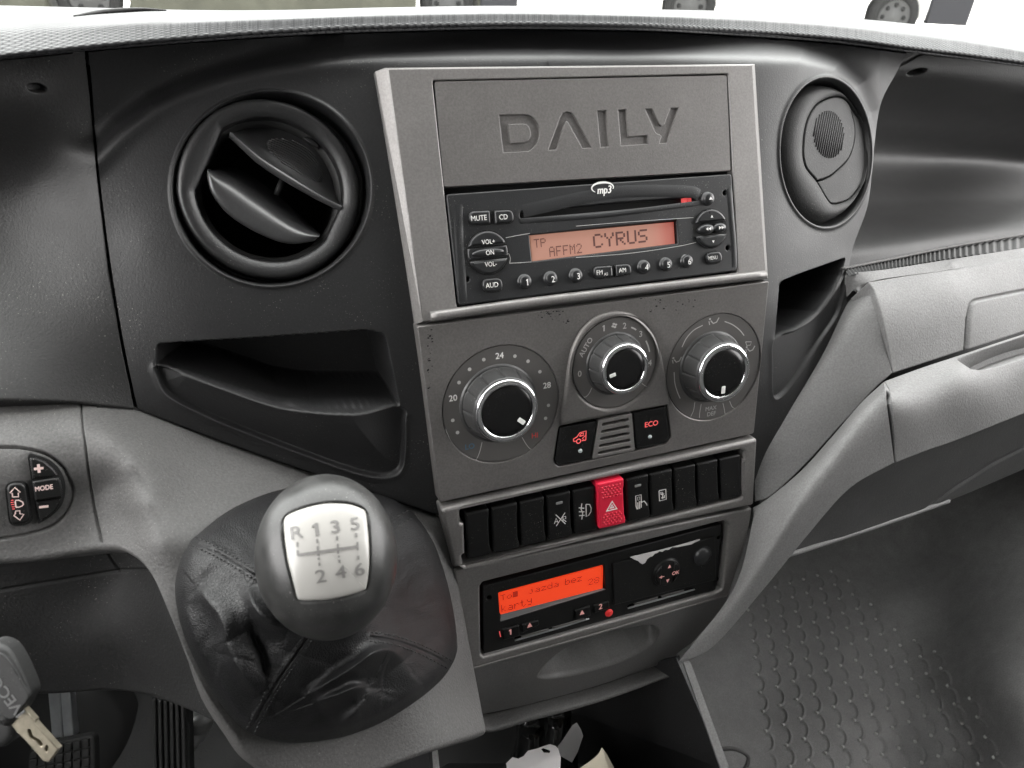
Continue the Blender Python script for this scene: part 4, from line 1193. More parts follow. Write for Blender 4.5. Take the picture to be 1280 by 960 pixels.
print_at(ze(140, 236), 'AUTO', .0031, M['greyprint'], z1_, math.atan2(pb2[1] - pa[1], pb2[0] - pa[0]) + .0)
m = MB()
def strokes(fr, lists, w, z, mb, closed=False):
    for l in lists:
        V, F = stroke_mesh(np.array(l), w, z, closed); mb.add(V, F, False)
strokes(S1, [cr(np.array(loc(S1, [ze(388, 127), ze(402, 133), ze(415, 141)], z1_)), 8), cr(np.array(loc(S1, [ze(468, 200), ze(480, 228), ze(488, 260)], z1_)), 8)], .0009, z1_ + .00015, m)
c = S1.px(*ze(296, 117), z1_)
for k in range(4):
    a = R(20 + 90 * k); V, F, S = plate_mesh(circle(c[0] + .0011 * math.cos(a), c[1] + .0011 * math.sin(a), .0009, 10, .0006), (), z1_ + .00005, z1_ + .00018, 0); m.add(V, F, False)
# air direction marks and arcs on the right dial
strokes(S1, [cr(np.array(loc(S1, l, z0)), 14) for l in ([ze(665, 235), ze(690, 185), ze(730, 142), ze(778, 116)], [ze(898, 95), ze(940, 112), ze(980, 142), ze(1004, 172)], [ze(622, 372), ze(626, 430), ze(640, 480), ze(655, 515)])], .0006, z0 + .00015, m)
def seat_mark(px, s=1.0):
    x, y = px
    strokes(S1, [loc(S1, [ze(x - 20 * s, y - 5 * s), ze(x - 6 * s, y + 10 * s), ze(x + 12 * s, y + 2 * s), ze(x + 25 * s, y - 22 * s)], z0)], .0008, z0 + .00015, m)
    V, F, S = plate_mesh(circle(*S1.px(*ze(x - 24 * s, y - 14 * s), z0), .0007, 10), (), z0 + .00005, z0 + .00018, 0); m.add(V, F, False)
    strokes(S1, [loc(S1, [ze(x - 30 * s, y - 2 * s), ze(x - 26 * s, y + 18 * s)], z0)], .0006, z0 + .00015, m)
seat_mark((842, 96)); seat_mark((640, 308), .9); seat_mark((1040, 248), .9)
strokes(S1, [loc(S1, [ze(1012, 206), ze(1044, 206), ze(1038, 224), ze(1018, 226), ze(1012, 206)], z0)], .0005, z0 + .00015, m)
m.build('dial_marks', M['greyprint'], cl, S1)
m = MB()
strokes(S1, [cr(np.array(loc(S1, l, z0)), 12) for l in ([zd(333, 707), zd(318, 770), zd(296, 820), zd(275, 828)], [zd(275, 828), zd(200, 785), zd(130, 705), zd(90, 620)], [zd(600, 675), zd(630, 725), zd(660, 755), zd(690, 752)], [zd(690, 752), zd(770, 680), zd(825, 580)])], .0004, z0 + .00018, m)
strokes(S1, [cr(np.array(loc(S1, l, z1_)), 12) for l in ([ze(172, 458), ze(160, 485), ze(142, 505), ze(128, 508)], [ze(432, 420), ze(455, 440), ze(475, 450), ze(490, 440)])], .0004, z1_ + .00018, m)
strokes(S1, [cr(np.array(loc(S1, l, z0)), 8) for l in ([ze(735, 535), ze(728, 580), ze(712, 615)], [ze(770, 545), ze(762, 590), ze(760, 620)], [ze(888, 540), ze(895, 570), ze(900, 600)], [ze(925, 530), ze(938, 560), ze(955, 570)])], .0004, z0 + .00018, m)
m.build('dial_outline', M['greyprint'], cl, S1)
print_at(ze(824, 568), 'MAX', .0028, M['fadeprint'] if 'fadeprint' in M else M['silver'], z0, bold=0.00006); print_at(ze(826, 598), 'DEF', .0028, M['fadeprint'], z0, bold=0.00006)
# two square buttons with the slotted sensor grille between them
plate('button_well', S1, [(x, y) for x, y in inset(btn_hole if area2(btn_hole) > 0 else btn_hole[::-1], -.003)], M['hole'], cl, z0=-.02, z1=-.008, b=0)
zz = .001
bl_ = plate('push_button', S1, rpoly(loc(S1, [(700.5, 534.5), (746.5, 526), (738.5, 573.5), (698, 581.5), (694, 575)], zz), [.001, .0005, .0005, .0025, .003], 4), M['gloss'], cl, z0=-.01, z1=zz, b=.0008)
gr = loc(S1, [(748.5, 525.5), (790, 517), (794, 563), (740.5, 574)], zz)
gq = np.array(gr)
gl = lambda s, t: tuple((gq[0] * (1 - s) + gq[1] * s) * (1 - t) + (gq[3] * (1 - s) + gq[2] * s) * t)
gh = []
for k in range(5):
    t = .13 + .185 * k
    gh.append(rpoly([gl(.12, t - .03), gl(.9, t - .03), gl(.9, t + .045), gl(.12, t + .045)], .0008, 3))
plate('sensor_grille', S1, rpoly(gr, .0005, 2), TB, cl, gh, z0=-.006, z1=zz, b=.0004)
br_ = plate('push_button', S1, rpoly(loc(S1, [(792, 516.5), (832.5, 508), (837, 547), (831.5, 553.5), (796, 561.5)], zz), [.0005, .001, .003, .0025, .0005], 4), M['gloss'], cl, z0=-.01, z1=zz, b=.0008)
letters('lettering', 'ECO', S1, S1.px(*zc(838, 452), zz), .0034, M['redlit'], br_, zz + .00015, wx=1.0, bold=.0001)
for px, o in ((zc(833, 496), br_), (zc(601, 543), bl_)):
    V, F = lathe_mesh([(.0014, 0), (.0013, .0003), (.0001, .0005)], 20); obj('indicator', V, F, M['ledwhite'], o, True, S1.at(S1.px(*px, zz), zz))
m = MB()
vl = lambda X, Y: S1.px(*ze(X, Y), zz)
strokes(S1, [[vl(74, 750), vl(74, 735), vl(92, 725), vl(108, 702), vl(142, 692), vl(140, 742)], [vl(74, 750), vl(86, 748)], [vl(118, 745), vl(140, 742)], [vl(106, 722), vl(114, 707), vl(128, 703), vl(128, 716), vl(106, 722)]], .0007, zz + .00015, m)
th = np.linspace(0, 2 * math.pi, 20)
cc = vl(101, 748); strokes(S1, [np.stack([cc[0] + .0014 * np.cos(th), cc[1] + .0014 * np.sin(th)], 1)], .0007, zz + .00015, m)
strokes(S1, [[vl(140, 715), vl(120, 735), vl(130, 738)]], .0006, zz + .00015, m)
m.build('lettering', M['redlit'], bl_, S1)

# paint worn off along the panel's upper and left edges
m = MB(); rr_ = random.Random(3)
for x0, y0, x1, y1, n in ((668, 388, 712, 402, 34), (800, 372, 872, 392, 46), (534, 412, 541, 492, 40), (690, 404, 760, 398, 10), (729, 418, 741, 434, 10)):
    for k in range(n):
        u_ = rr_.random() ** 1.4; x = x0 + (x1 - x0) * rr_.random(); y = y0 + (y1 - y0) * u_
        c = S1.px(x, y, 0); r = .0001 + .00042 * rr_.random() ** 2.5
        l = [(c[0] + r * (.6 + rr_.random()) * math.cos(a) * 1.5, c[1] + r * (.5 + rr_.random()) * math.sin(a)) for a in np.linspace(0, 2 * math.pi, 7)[:-1]]
        m.add([(x_, y_, .00012) for x_, y_ in l], [tuple(range(6))], False)
o = m.build('worn_flecks', M['hole'], cl, S1); o['kind'] = 'stuff'

# ---- switch bezel and rocker switches
zs5 = lambda X, Y: (570 + X / 6, 560 + Y / 6)
zs6 = lambda X, Y: (740 + X * .15625, 550 + Y * .15625)
sbz = thing('switch_panel', 'silver grey bezel round the row of rocker switches', 'switch panel', S2)
ZS = .0035
so = loc(S2, [(549.5, 634), (943, 546), (938.5, 628.5), (565.5, 706.5)], 0)
op = [zs5(30, 475), zs5(62, 455), zs6(1195, 78), zs6(1222, 92), zs6(1222, 150), zs6(1206, 155), zs6(1200, 400), zs6(1207, 455), zs6(1180, 472), zs5(75, 885), zs5(50, 872), zs5(46, 810), zs5(70, 795), zs5(62, 570), zs5(34, 562)]
so_h = rpoly(loc(S2, op, ZS), .0008, 3)
plate('frame', S2, rpoly(so, .002, 4), TB, sbz, [so_h], z0=-.02, z1=ZS, b=.0022, seg=4)
obj('well', *plate_mesh(loc(S2, [(572, 640), (934, 560), (931, 625), (574, 706)], 0), (), -.03, -.016, 0)[:2], M['hole'], sbz, False, S2)
bounds = [(583.5, 613), (616, 648.5), (651.5, 682), (685, 715), (717.5, 746), (748.5, 781.5), (784, 812.5), (814, 842), (844.5, 871), (873, 899), (901.5, 927)]
tp = np.array([(577, 642), (931, 565.5)], float); bt = np.array([(582, 701), (928, 620.5)], float)
lab = ['blank black rocker switch at the left end of the row', 'second blank black switch from the left end of the row', 'third blank black switch, beside the crossed AXR switch', 'black switch marked with a crossed out AXR and a small lamp',
       'black rear fog lamp switch beside the red hazard switch', 'red hazard switch with dimpled ends and a white triangle', 'black switch right of the red one showing a battery symbol and small lamp',
       'black switch with a small white framed door symbol', 'blank black switch just right of the framed door symbol', 'second blank black switch from the right end of the row', 'blank black rocker switch at the right end of the row']
for i, (xa, xb) in enumerate(bounds):
    yt = lambda x: tp[0, 1] + (tp[1, 1] - tp[0, 1]) * (x - tp[0, 0]) / (tp[1, 0] - tp[0, 0])
    yb = lambda x: bt[0, 1] + (bt[1, 1] - bt[0, 1]) * (x - bt[0, 0]) / (bt[1, 0] - bt[0, 0])
    hz = i == 5
    zt_ = .0058 if hz else .003
    e = 2.0 if not hz else .5
    ql = loc(S2, [(xa - 1.5, yt(xa) + e), (xb - 1.5, yt(xb) + e), (xb + .8, yb(xb) - e * .5), (xa + .8, yb(xa) - e * .5)], zt_)
    q = np.array(ql); q4 = lambda s, t: (q[0] * (1 - s) + q[1] * s) * (1 - t) + (q[3] * (1 - s) + q[2] * s) * t
    c = q4(.5, .5)
    t = thing('hazard_switch' if hz else 'rocker_switch', lab[i], 'switch', S2.at(c), 'switches in the row below the heater panel')
    nt_ = .035
    lp = rpoly([q4(0, 0), q4(1, 0), q4(1, .16), q4(1 - nt_, .22), q4(1 - nt_, .80), q4(1, .86), q4(1, 1), q4(0, 1), q4(0, .86), q4(nt_ * .2, .8), q4(nt_ * .2, .22), q4(0, .16)], [.0012, .0012, 0, .0006, .0006, 0, .0012, .0012, 0, .0006, .0006, 0], 3)
    V, F, S = plate_mesh(lp, (), -.012, zt_, .0014 if not hz else .0012, 4)
    obj('rocker', V, F, M['hazard'] if hz else M['switch'], t, S, S2)
    sy = lambda s, tt: tuple(q4(s, tt)) + (zt_ + .00018,)
    if hz:
        V0_, F0_ = lathe_mesh([(.0008, 0), (.00065, .0004), (.00001, .00065)], 8)
        m = MB()
        for rr, tt in enumerate([.10, .155, .21, .265, .32, .70, .755, .81, .865, .92]):
            for k in range(6 if rr % 2 == 0 else 5):
                s = .17 + (.132 * k if rr % 2 == 0 else .066 + .132 * k); p = q4(s, tt); m.add(V0_ + np.array([p[0], p[1], zt_ - .0001]), F0_)
        o = m.build('dimples', M['hazard'], t, S2); o['kind'] = 'stuff'
        m = MB()
        for k_ in (1.0, .42):
            cc = q4(.5, .535 if k_ > .5 else .545); h_ = .0042 * k_
            tri = [(cc[0] - h_, cc[1] - h_ * .78), (cc[0] + h_, cc[1] - h_ * .78), (cc[0], cc[1] + h_ * .95)]
            V, F, S = plate_mesh(tri, [[(cc[0] + (x - cc[0]) * (.74 if k_ > .5 else .4), cc[1] - h_ * .12 + (y - cc[1] + h_ * .12) * (.74 if k_ > .5 else .4)) for x, y in tri]], zt_ - .0002, zt_ + .0002, 0); m.add(V, F, False)
        m.build('triangle', M['white'], t, S2)
    if i in (3, 6):
        V, F, S = plate_mesh(rpoly([q4(.36, .17), q4(.64, .17), q4(.64, .225), q4(.36, .225)], .0007, 4), (), zt_ - .0004, zt_ + .0003, .0002); obj('indicator', V, F, M['ledgrey'] if 'ledgrey' in M else M['greyprint'], t, S, S2)
    m = MB()
    def st(ls, w=.0006):
        for l in ls:
            V, F = stroke_mesh(np.array([sy(s, tt)[:2] for s, tt in l]), w, zt_ + .00018); m.add(V, F, False)
    if i == 3:
        st([[(.33, .44), (.72, .70)], [(.33, .70), (.72, .44)], [(.26, .64), (.34, .52), (.42, .64)], [(.29, .60), (.40, .60)], [(.62, .64), (.62, .52), (.74, .53), (.74, .58), (.62, .58), (.75, .65)]], .00055)
    if i == 4:
        st([[(.22, .40), (.46, .44)], [(.22, .49), (.46, .52)], [(.22, .58), (.46, .60)], [(.36, .32), (.32, .44), (.38, .54), (.33, .68)], [(.54, .36), (.53, .64), (.64, .62), (.74, .55), (.76, .47), (.70, .38), (.54, .36)]], .0007)
    if i == 6:
        st([[(.38, .66), (.38, .42), (.62, .42), (.62, .60)], [(.46, .58), (.46, .74)], [(.53, .56), (.53, .74)], [(.60, .56), (.60, .72)], [(.62, .60), (.74, .58), (.84, .66), (.86, .70)], [(.38, .66), (.42, .74)]], .00065)
        st([[(.46, .46), (.55, .46), (.55, .53), (.46, .53), (.46, .46)]], .0003)
    if i == 7:
        st([[(.36, .42), (.66, .42), (.66, .66), (.36, .66), (.36, .42)]], .0007); st([[(.44, .52), (.58, .52)], [(.44, .60), (.58, .60)], [(.51, .47), (.51, .63)], [(.44, .46), (.44, .52)], [(.58, .55), (.58, .62)]], .0007)
    if m.V: m.build('symbol', M['white'], t, S2)

# ---- lower bezel, tachograph
zt7 = lambda X, Y: (590 + X * .18757, 650 + Y * .18757)
zt8 = lambda X, Y: (740 + X / 6, 640 + Y / 6)
tbz = thing('lower_console', 'silver grey bezel round the tachograph with a sloping right end', 'console panel', S2)
to = loc(S2, [(566.5, 710.5), (938.5, 633.5), (935, 655), (925, 695), (909.5, 742), (578.5, 836)], 0)
th_ = [zt7(52, 440), zt7(75, 410), zt8(1000, 62), zt8(1030, 85), zt8(1028, 150), zt8(985, 590), zt8(925, 595), zt7(65, 920), zt7(58, 905)]
toh = rpoly(loc(S2, [(600, 733), (604, 728), (905, 651), (911, 655), (911, 665), (903, 737), (896, 741), (605, 822), (601, 819)], .002), .0006, 2)
plate('frame', S2, rpoly(to, .0015, 3), TB, tbz, [toh], z0=-.02, z1=.002, b=.0016, seg=4)
ta = thing('tachograph', 'black tachograph unit with a glowing red two line display and torn label', 'tachograph', S2)
ZT = -.0015
fq = rpoly(loc(S2, [(603.5, 733), (902, 655.5), (895, 737), (605, 819)], ZT), .001, 3)
hs = [circle(*S2.px(*p, ZT), .0016, 16) for p in (zt7(112, 520), zt8(952, 192), zt8(930, 505))]
DW = loc(S2, [zt7(176, 486), zt7(876, 300), zt7(893, 465), zt7(190, 676)], ZT)
hs.append(rpoly(DW, .0006, 2))
s1_ = rpoly(loc(S2, [zt7(345, 770), zt7(765, 650), zt7(772, 668), zt7(300, 806), zt7(280, 800), zt7(285, 782)], ZT), .0003, 2)
s2_ = rpoly(loc(S2, [zt8(305, 690), zt8(690, 582), zt8(770, 572), zt8(768, 590), zt8(275, 728), zt8(262, 712), zt8(285, 692)], ZT), .0003, 2)
hs += [s1_, s2_]
plate('faceplate', S2, fq, M['tacho'] if 'tacho' in M else M['radio2'], ta, hs, z0=-.008, z1=ZT, b=.0007, seg=3)
plate('hole_backing', S2, [(x, y) for x, y in inset(fq if area2(fq) > 0 else fq[::-1], .001)], M['hole'], ta, z0=-.014, z1=-.012, b=0)
# display and the sloping ledge under it
D2 = ZT - .0014
d2q = loc(S2, [zt7(180, 488), zt7(873, 305), zt7(870, 455), zt7(190, 630)], D2)
plate('display', S2, rpoly(d2q, .0004, 2), M['lcd2'], ta, z0=-.007, z1=D2, b=0)
lq = [S2.px(*zt7(190, 630), D2) + (D2,), S2.px(*zt7(870, 455), D2) + (D2,), S2.px(*zt7(893, 462), ZT) + (ZT - .0001,), S2.px(*zt7(190, 676), ZT) + (ZT - .0001,)]
obj('display_ledge', lq, [(3, 2, 1, 0)], M['ledge'] if 'ledge' in M else M['trim'], ta, False, S2)
dotmatrix('display_text', 'To#', S2, d2q, .01, .17, .10, .36, M['lcdink2'], ta, D2 + .0002, .95)
dotmatrix('display_text', 'jazda', S2, d2q, .27, .56, .12, .40, M['lcdink2'], ta, D2 + .0002, .95)
dotmatrix('display_text', 'bez', S2, d2q, .62, .79, .12, .42, M['lcdink2'], ta, D2 + .0002, .95)
dotmatrix('display_text', 'karty', S2, d2q, .01, .30, .56, .90, M['lcdink2'], ta, D2 + .0002, .95)
dotmatrix('display_text', '28', S2, d2q, .85, .965, .42, .70, M['lcdink2'], ta, D2 + .0002, .95)
for l, t in (([zt7(200, 722), zt7(308, 694), zt7(312, 762), zt7(205, 792)], '1'), ([zt7(326, 690), zt7(438, 662), zt7(442, 690), zt7(330, 745)], '^'), ([zt7(680, 596), zt7(782, 566), zt7(786, 628), zt7(684, 660)], '^'), ([zt7(806, 562), zt7(906, 536), zt7(910, 580), zt7(810, 612)], '2')):
    o = plate('button', S2, rpoly(loc(S2, l, ZT), .0006, 3), M['switch'], ta, z0=ZT - .001, z1=ZT + .0016, b=.0006)
    c = np.mean(loc(S2, l, ZT + .0016), axis=0)
    if t == '^': c = c + np.array([0, -.0008]); obj('lettering', [(c[0] - .0019, c[1] - .0013, ZT + .0018), (c[0] + .0019, c[1] - .0013, ZT + .0018), (c[0], c[1] + .0026, ZT + .0018)], [(0, 1, 2)], M['pink'], o, False, S2)
    else: letters('lettering', t, S2, (c[0] - .0002, c[1] - .0003), .0042, M['pink'], o, ZT + .0018, bold=.00015)
m = MB(); strokes(S2, [loc(S2, [zt7(182, 740), zt7(190, 778)], ZT)], .0007, ZT + .0002, m); m.build('lettering', M['redlit'], ta, S2)
V, F = lathe_mesh([(.0030, -.0005), (.0030, .0004), (.0027, .0009), (.0015, .0013), (.00001, .0014)], 24); obj('red_lamp', V, F, M['led'], ta, True, S2.at(S2.px(*zt7(912, 618), ZT), ZT))
for l in ([zt7(330, 774), zt7(510, 722), zt7(512, 732), zt7(332, 784)], [zt7(538, 714), zt7(748, 652), zt7(750, 662), zt7(540, 724)], [zt8(316, 686), zt8(492, 635), zt8(493, 645), zt8(318, 697)], [zt8(520, 628), zt8(690, 580), zt8(691, 591), zt8(521, 639)]):
    plate('slot_edge', S2, loc(S2, l, ZT), M['silver'], ta, z0=-.006, z1=ZT + .0004, b=.0001)
for l in ([zt7(285, 802), zt7(500, 742), zt7(780, 657)], [zt8(268, 722), zt8(520, 652), zt8(770, 580)]):
    q_ = cr(np.array(loc(S2, l, ZT)), 20); V, F = tube_mesh([(x, y, ZT - .0001) for x, y in q_], .0007); obj('slot_edge', V, F, M['steel'], ta, True, S2)
# printer door with its keypad and release button
pdq = rpoly(loc(S2, [zt8(150, 385), zt8(915, 182), zt8(925, 500), zt8(160, 690)], ZT), .0008, 3)
pd = plate('printer_door', S2, pdq, M['tacho'] if 'tacho' in M else M['radio2'], ta, z0=ZT - .002, z1=ZT + .0014, b=.0006)
ZP = ZT + .0014
c = S2.px(*zt8(555, 452), ZP); rr = .0112
V, F = lathe_mesh([(rr + .0006, 0), (rr + .0004, .0003), (rr, -.0002), (rr * .98, .0006), (rr * .9, .0013), (rr * .5, .0016), (.00001, .0016)], 40); kp = obj('keypad', V, F, M['switch'], pd, True, S2.at(c, ZP))
for s in (-1, 1):
    ll = circle(c[0], c[1], rr * .86, 18, a0=math.pi / 2 * (1 - s) - 1.0, a1=math.pi / 2 * (1 - s) + 1.0, end=True)
    plate('key', S2, ll, M['switch'], pd, z0=ZP, z1=ZP + .0026, b=.0008)
ZK = ZP + .0028
for dx, dy, sg in ((.0012, .0058, 1), (.0006, -.0060, -1)):
    obj('lettering', [(c[0] + dx - .0014, c[1] + dy - sg * .0012, ZK - .0008), (c[0] + dx + .0014, c[1] + dy - sg * .0012, ZK - .0008), (c[0] + dx, c[1] + dy + sg * .0018, ZK - .0008)], [(0, 1, 2)], M['pink'], pd, False, S2)
letters('lettering', 'OK', S2, (c[0] + .0062, c[1] - .0002), .0028, M['pink'], pd, ZK, bold=.00012)
m = MB(); strokes(S2, [[(c[0] - .0072, c[1] - .0006), (c[0] - .0030, c[1] - .0006)], [(c[0] - .0050, c[1] + .0004), (c[0] - .0066, c[1] - .0006), (c[0] - .0050, c[1] - .0016)]], .0006, ZK, m); m.build('lettering', M['pink'], pd, S2)
c = S2.px(*zt8(826, 330), ZP)
V, F = lathe_mesh([(.0080, 0), (.0079, .0003), (.0071, -.0004), (.0070, .0009), (.0060, .0024), (.0036, .0035), (.00001, .0038)], 40); obj('release_button', V, F, M['button'], pd, True, S2.at(c, ZP))
# torn white label
ps = thing('torn_label', 'torn scrap of white paper label stuck along the top of the tachograph door', 'paper label', S2.at(S2.px(*zt8(400, 330), ZP)))
tl = [(282, 336), (480, 291), (640, 250), (806, 203), (806, 212), (770, 226), (745, 240), (690, 252), (640, 262), (600, 262), (575, 280), (545, 283), (525, 298), (505, 292), (488, 305), (470, 310), (452, 330), (432, 336), (412, 352), (398, 378), (378, 390), (358, 380), (345, 366), (318, 356)]
plate('scrap', S2, loc(S2, [zt8(*p) for p in tl], ZP), M['paper'], ps, z0=ZP + .00005, z1=ZP + .0004, b=.0001)

# ---- drawer under the tachograph
dr = thing('storage_drawer', 'grey console drawer with a scooped finger pull under the tachograph', 'drawer', S2.at((0, -.13)))
rowsD = [[(577, 840), (640, 822), (740, 794), (830, 768), (909, 745)], [(580, 852), (645, 834), (745, 806), (832, 780), (905, 758)], [(586, 872), (655, 856), (748, 828), (825, 804), (884, 782)], [(600, 893), (660, 880), (745, 857), (810, 835), (848, 822)]]
def zS2(x, y, z):  # c-depth of the console's lower plane, z proud of it
    P = S2.hit(x, y, z); return (P @ N0) * 1000
dd = []
for row, z in zip(rowsD, (.001, .0, -.004, -.010)):
    for x, y in row: dd.append((x, y, float(zS2(np.array(x), np.array(y), z))))
tpsD = TPS(dd)
sc_ = smooth_poly([(680, 849), (672, 843), (700, 815), (740, 797), (790, 784), (816, 781), (824, 790), (818, 804), (798, 818), (766, 832), (730, 842), (700, 848)], 140)
def dispD(X, Y):
    d = sdpoly(X, Y, sc_)
    dt = dpoly(X, Y, [(668, 846), (672, 843), (700, 815), (740, 797), (790, 784), (816, 781), (824, 788)]); db_ = dpoly(X, Y, [(680, 850), (700, 848), (730, 842), (766, 832), (798, 818), (818, 804), (825, 792)])
    r_ = db_ / np.maximum(db_ + dt, 1e-3)
    return -.028 * r_ * sstep(0, 3.5, -d) * sstep(668, 720, X) - .0005 * (1 - sstep(-2, 0, d))
sheet('front', rowsD, 260, 110, M['drawer'], dr, depth=tpsD, disp=dispD, edges='tblr', r=.0016, d=.03)
q_ = cr(np.array([(577, 838.5), (640, 821), (740, 793), (830, 766.5), (908, 743.5)]), 30)
V, F = tube_mesh(S2.hit(q_[:, 0], q_[:, 1], .0012), .0011); obj('lip', V, F, M['silver'], dr)
# grey moulding that wraps under the console and closes it at the bottom
rowsW = [[(578, 838), (588, 872), (603, 897), (660, 882), (745, 860), (812, 838), (850, 824)], [(584, 838), (590, 880), (606, 913), (664, 899), (748, 876), (816, 852), (858, 836)]]
m = MB()
q1 = cr(np.array(rowsW[0]), 60)[12:] + np.array([0, 2.0]); q2 = cr(np.array(rowsW[1]), 60)[12:] + np.array([0, 2.0])
E_ = S2.hit(q1[:, 0], q1[:, 1], -.009); E2 = S2.hit(q2[:, 0], q2[:, 1], .001); E3 = E2 - S2.n * .05 
G_ = np.array([E_ - S2.n * .02, E_, E_ * .5 + E2 * .5 + S2.n * .0015, E2, E3])
obj('console_rim', G_.reshape(-1, 3), gridF(5, len(q1)), M['trim'], DASH)

# ------------------------------------------------------------------ air vents
zv = lambda X, Y: (210 + X * .27081, 100 + Y * .27081)
FV = Frame(unc(339.3, 236.0, -.012), U0, V0)
lv = thing('air_vent', 'open round black air vent left of the radio, its two flaps turned out', 'air vent', FV, 'round air vents')
def vpx(l, z=0.0): return [FV.px(*zv(*p), z) for p in l]
cv = FV.px(*zv(478, 505), 0)
fv = FV.at(cv)
def mm(px): return px * .27081 * .000395
Ro, Ri = mm(428), mm(338)
cuts = [(R(-32), .955 * Ri), (R(149), .885 * Ri)]
th = np.linspace(0, 2 * math.pi, 192, endpoint=False)
rin = np.full_like(th, Ri)
for a, d in cuts:
    k = np.cos(th - a); rin = np.where(k > .2, np.minimum(rin, d / np.maximum(k, .2)), rin)
prof = [(0, -.022), (0, -.012), (.03, -.0085), (.09, -.0052), (.18, -.0028), (.30, -.0016), (.45, -.0014), (.62, -.0018), (.80, -.0026), (.94, -.0036), (.985, -.0041), (1.0, -.0052), (1.002, -.014), (1.0, -.034)]
Vv = np.concatenate([np.stack([(Ro + (rin - Ro) * s) * np.cos(th), (Ro + (rin - Ro) * s) * np.sin(th), np.full_like(th, z)], 1) for s, z in prof])
obj('ring', Vv, gridF(len(prof), 192, wrap=True), M['ventring'], lv, True, fv)
V, F = lathe_mesh([(Ri * 1.03, -.012), (Ri * 1.0, -.085), (.00001, -.087)], 64)
obj('housing', V, F, M['hole'], lv, True, fv)
# a ledge of the inner barrel seen low in the opening
V, F = lathe_mesh([(Ri * 1.0, -.013), (Ri * .93, -.0145), (Ri * .925, -.022)], 96); obj('barrel_rim', V, F, M['void'], lv, True, fv)
def blade(name, fr, lead, back, z0, z1, thick, m, parent, bulge=.0, nu=60, nv=16, ex=1.3):
    """curved flap: leading edge (near the eye) and back edge deeper inside, both in the vent's own axes"""
    A = crs(np.array(lead), nu); B = crs(np.array(back), nu)
    rows = []
    for k in range(nv):
        s = k / (nv - 1); xy = A * (1 - s) + B * s; z = z0 + (z1 - z0) * s ** ex + bulge * math.sin(math.pi * s)
        rows.append(np.c_[xy, np.full(nu, z)])
    top = np.array(rows)
    e = np.linspace(0, math.pi, 7)
    lip = [np.c_[A - (B - A) / np.maximum(np.linalg.norm(B - A, axis=1, keepdims=True), 1e-6) * (thick * .5 * math.sin(a)), np.full(nu, z0 - thick * .5 * (1 - math.cos(a)))] for a in e[1:]]
    und = top[::-1].copy()[::-1] - np.array([0, 0, thick])
    G = np.concatenate([und[::-1], np.array(lip)[::-1][1:], top])
    return obj(name, G.reshape(-1, 3), gridF(len(G), nu), m, parent, True, fr)
lead1 = vpx([(288, 242), (350, 300), (430, 370), (560, 455), (700, 535), (802, 584)], -.004)
back1 = vpx([(300, 225), (352, 190), (470, 168), (625, 200), (738, 290), (812, 555)], -.016)
b1 = blade('flap', FV, lead1, back1, -.0022, -.021, .0050, M['blade'], lv, ex=.55)
m = MB(); A_ = crs(np.array(lead1), 60); B_ = crs(np.array(back1), 60)
for k in range(12):
    s = .20 + .46 * k / 11; w = math.sqrt(max(1 - (2 * k / 11 - 1) ** 2 * .85, .1)) * .24
    t = np.linspace(.52 - w, .52 + w, 14) * 59
    xy = np.stack([np.interp(t, np.arange(60), (A_ * (1 - s) + B_ * s)[:, i]) for i in (0, 1)], 1)
    z = -.0022 + (-.021 + .0022) * s ** .55
    V, F = tube_mesh(np.c_[xy, np.full(14, z + .0003)], .00036, 6); m.add(V, F)
m.build('grip_ribs', M['blade'], b1, FV)
lead2 = vpx([(182, 425), (215, 512), (300, 610), (430, 690), (560, 735), (690, 728)], -.006)
back2 = vpx([(188, 408), (245, 395), (340, 410), (450, 480), (580, 590), (705, 705)], -.018)
blade('flap', FV, lead2, back2, -.004, -.024, .0050, M['blade'], lv, bulge=.0045)
V, F, S = plate_mesh(vpx([(622, 268), (640, 262), (690, 296), (692, 318)], -.012), (), -.02, -.011, .0003); obj('catch', V, F, M['fascia2'], lv, S, FV)
V, F = tube_mesh([(*FV.px(*zv(530, 455), -.02), -.02), (*FV.px(*zv(500, 530), -.02), -.02)], .0016); obj('link_rod', V, F, M['void'], lv, True, FV)

# closed vent on the right
c0, cL_, cR_ = unc(1031.6, 190.5, -.0225), unc(974, 192, -.011), unc(1090, 189, -.036)
FR = Frame(c0, cR_ - cL_, V0)
rv = thing('air_vent', 'closed round black air vent right of the radio with a ribbed flap', 'air vent', FR, 'round air vents')
zw = lambda X, Y: (960 + X * .229, 80 + Y * .229)
def wpx(l, z=0.0): return [FR.px(*zw(*p), z) for p in l]
e_ = np.array(wpx([(62, 480), (562, 480), (305, 70), (310, 895)]))
Rr = (abs(e_[1, 0] - e_[0, 0]) / 2 + abs(e_[2, 1] - e_[3, 1]) / 2) / 2
cR0 = ((e_[0, 0] + e_[1, 0]) / 2, (e_[2, 1] + e_[3, 1]) / 2)
fr_ = FR.at(cR0)
disc = smooth_poly(wpx([(183, 480), (190, 380), (212, 295), (262, 220), (350, 180), (410, 193), (455, 250), (520, 340), (543, 400), (545, 480), (522, 620), (455, 725), (400, 757), (345, 765), (315, 735), (262, 645), (212, 585), (192, 545)], -.004), 120)
dc = np.mean(disc, axis=0)
ang = np.arctan2(np.array(disc)[:, 1] - dc[1], np.array(disc)[:, 0] - dc[0]); rad_ = np.linalg.norm(np.array(disc) - dc, axis=1)
o_ = np.argsort(ang); th = np.linspace(-math.pi, math.pi, 160, endpoint=False)
rin = np.interp(th, ang[o_], rad_[o_], period=2 * math.pi)
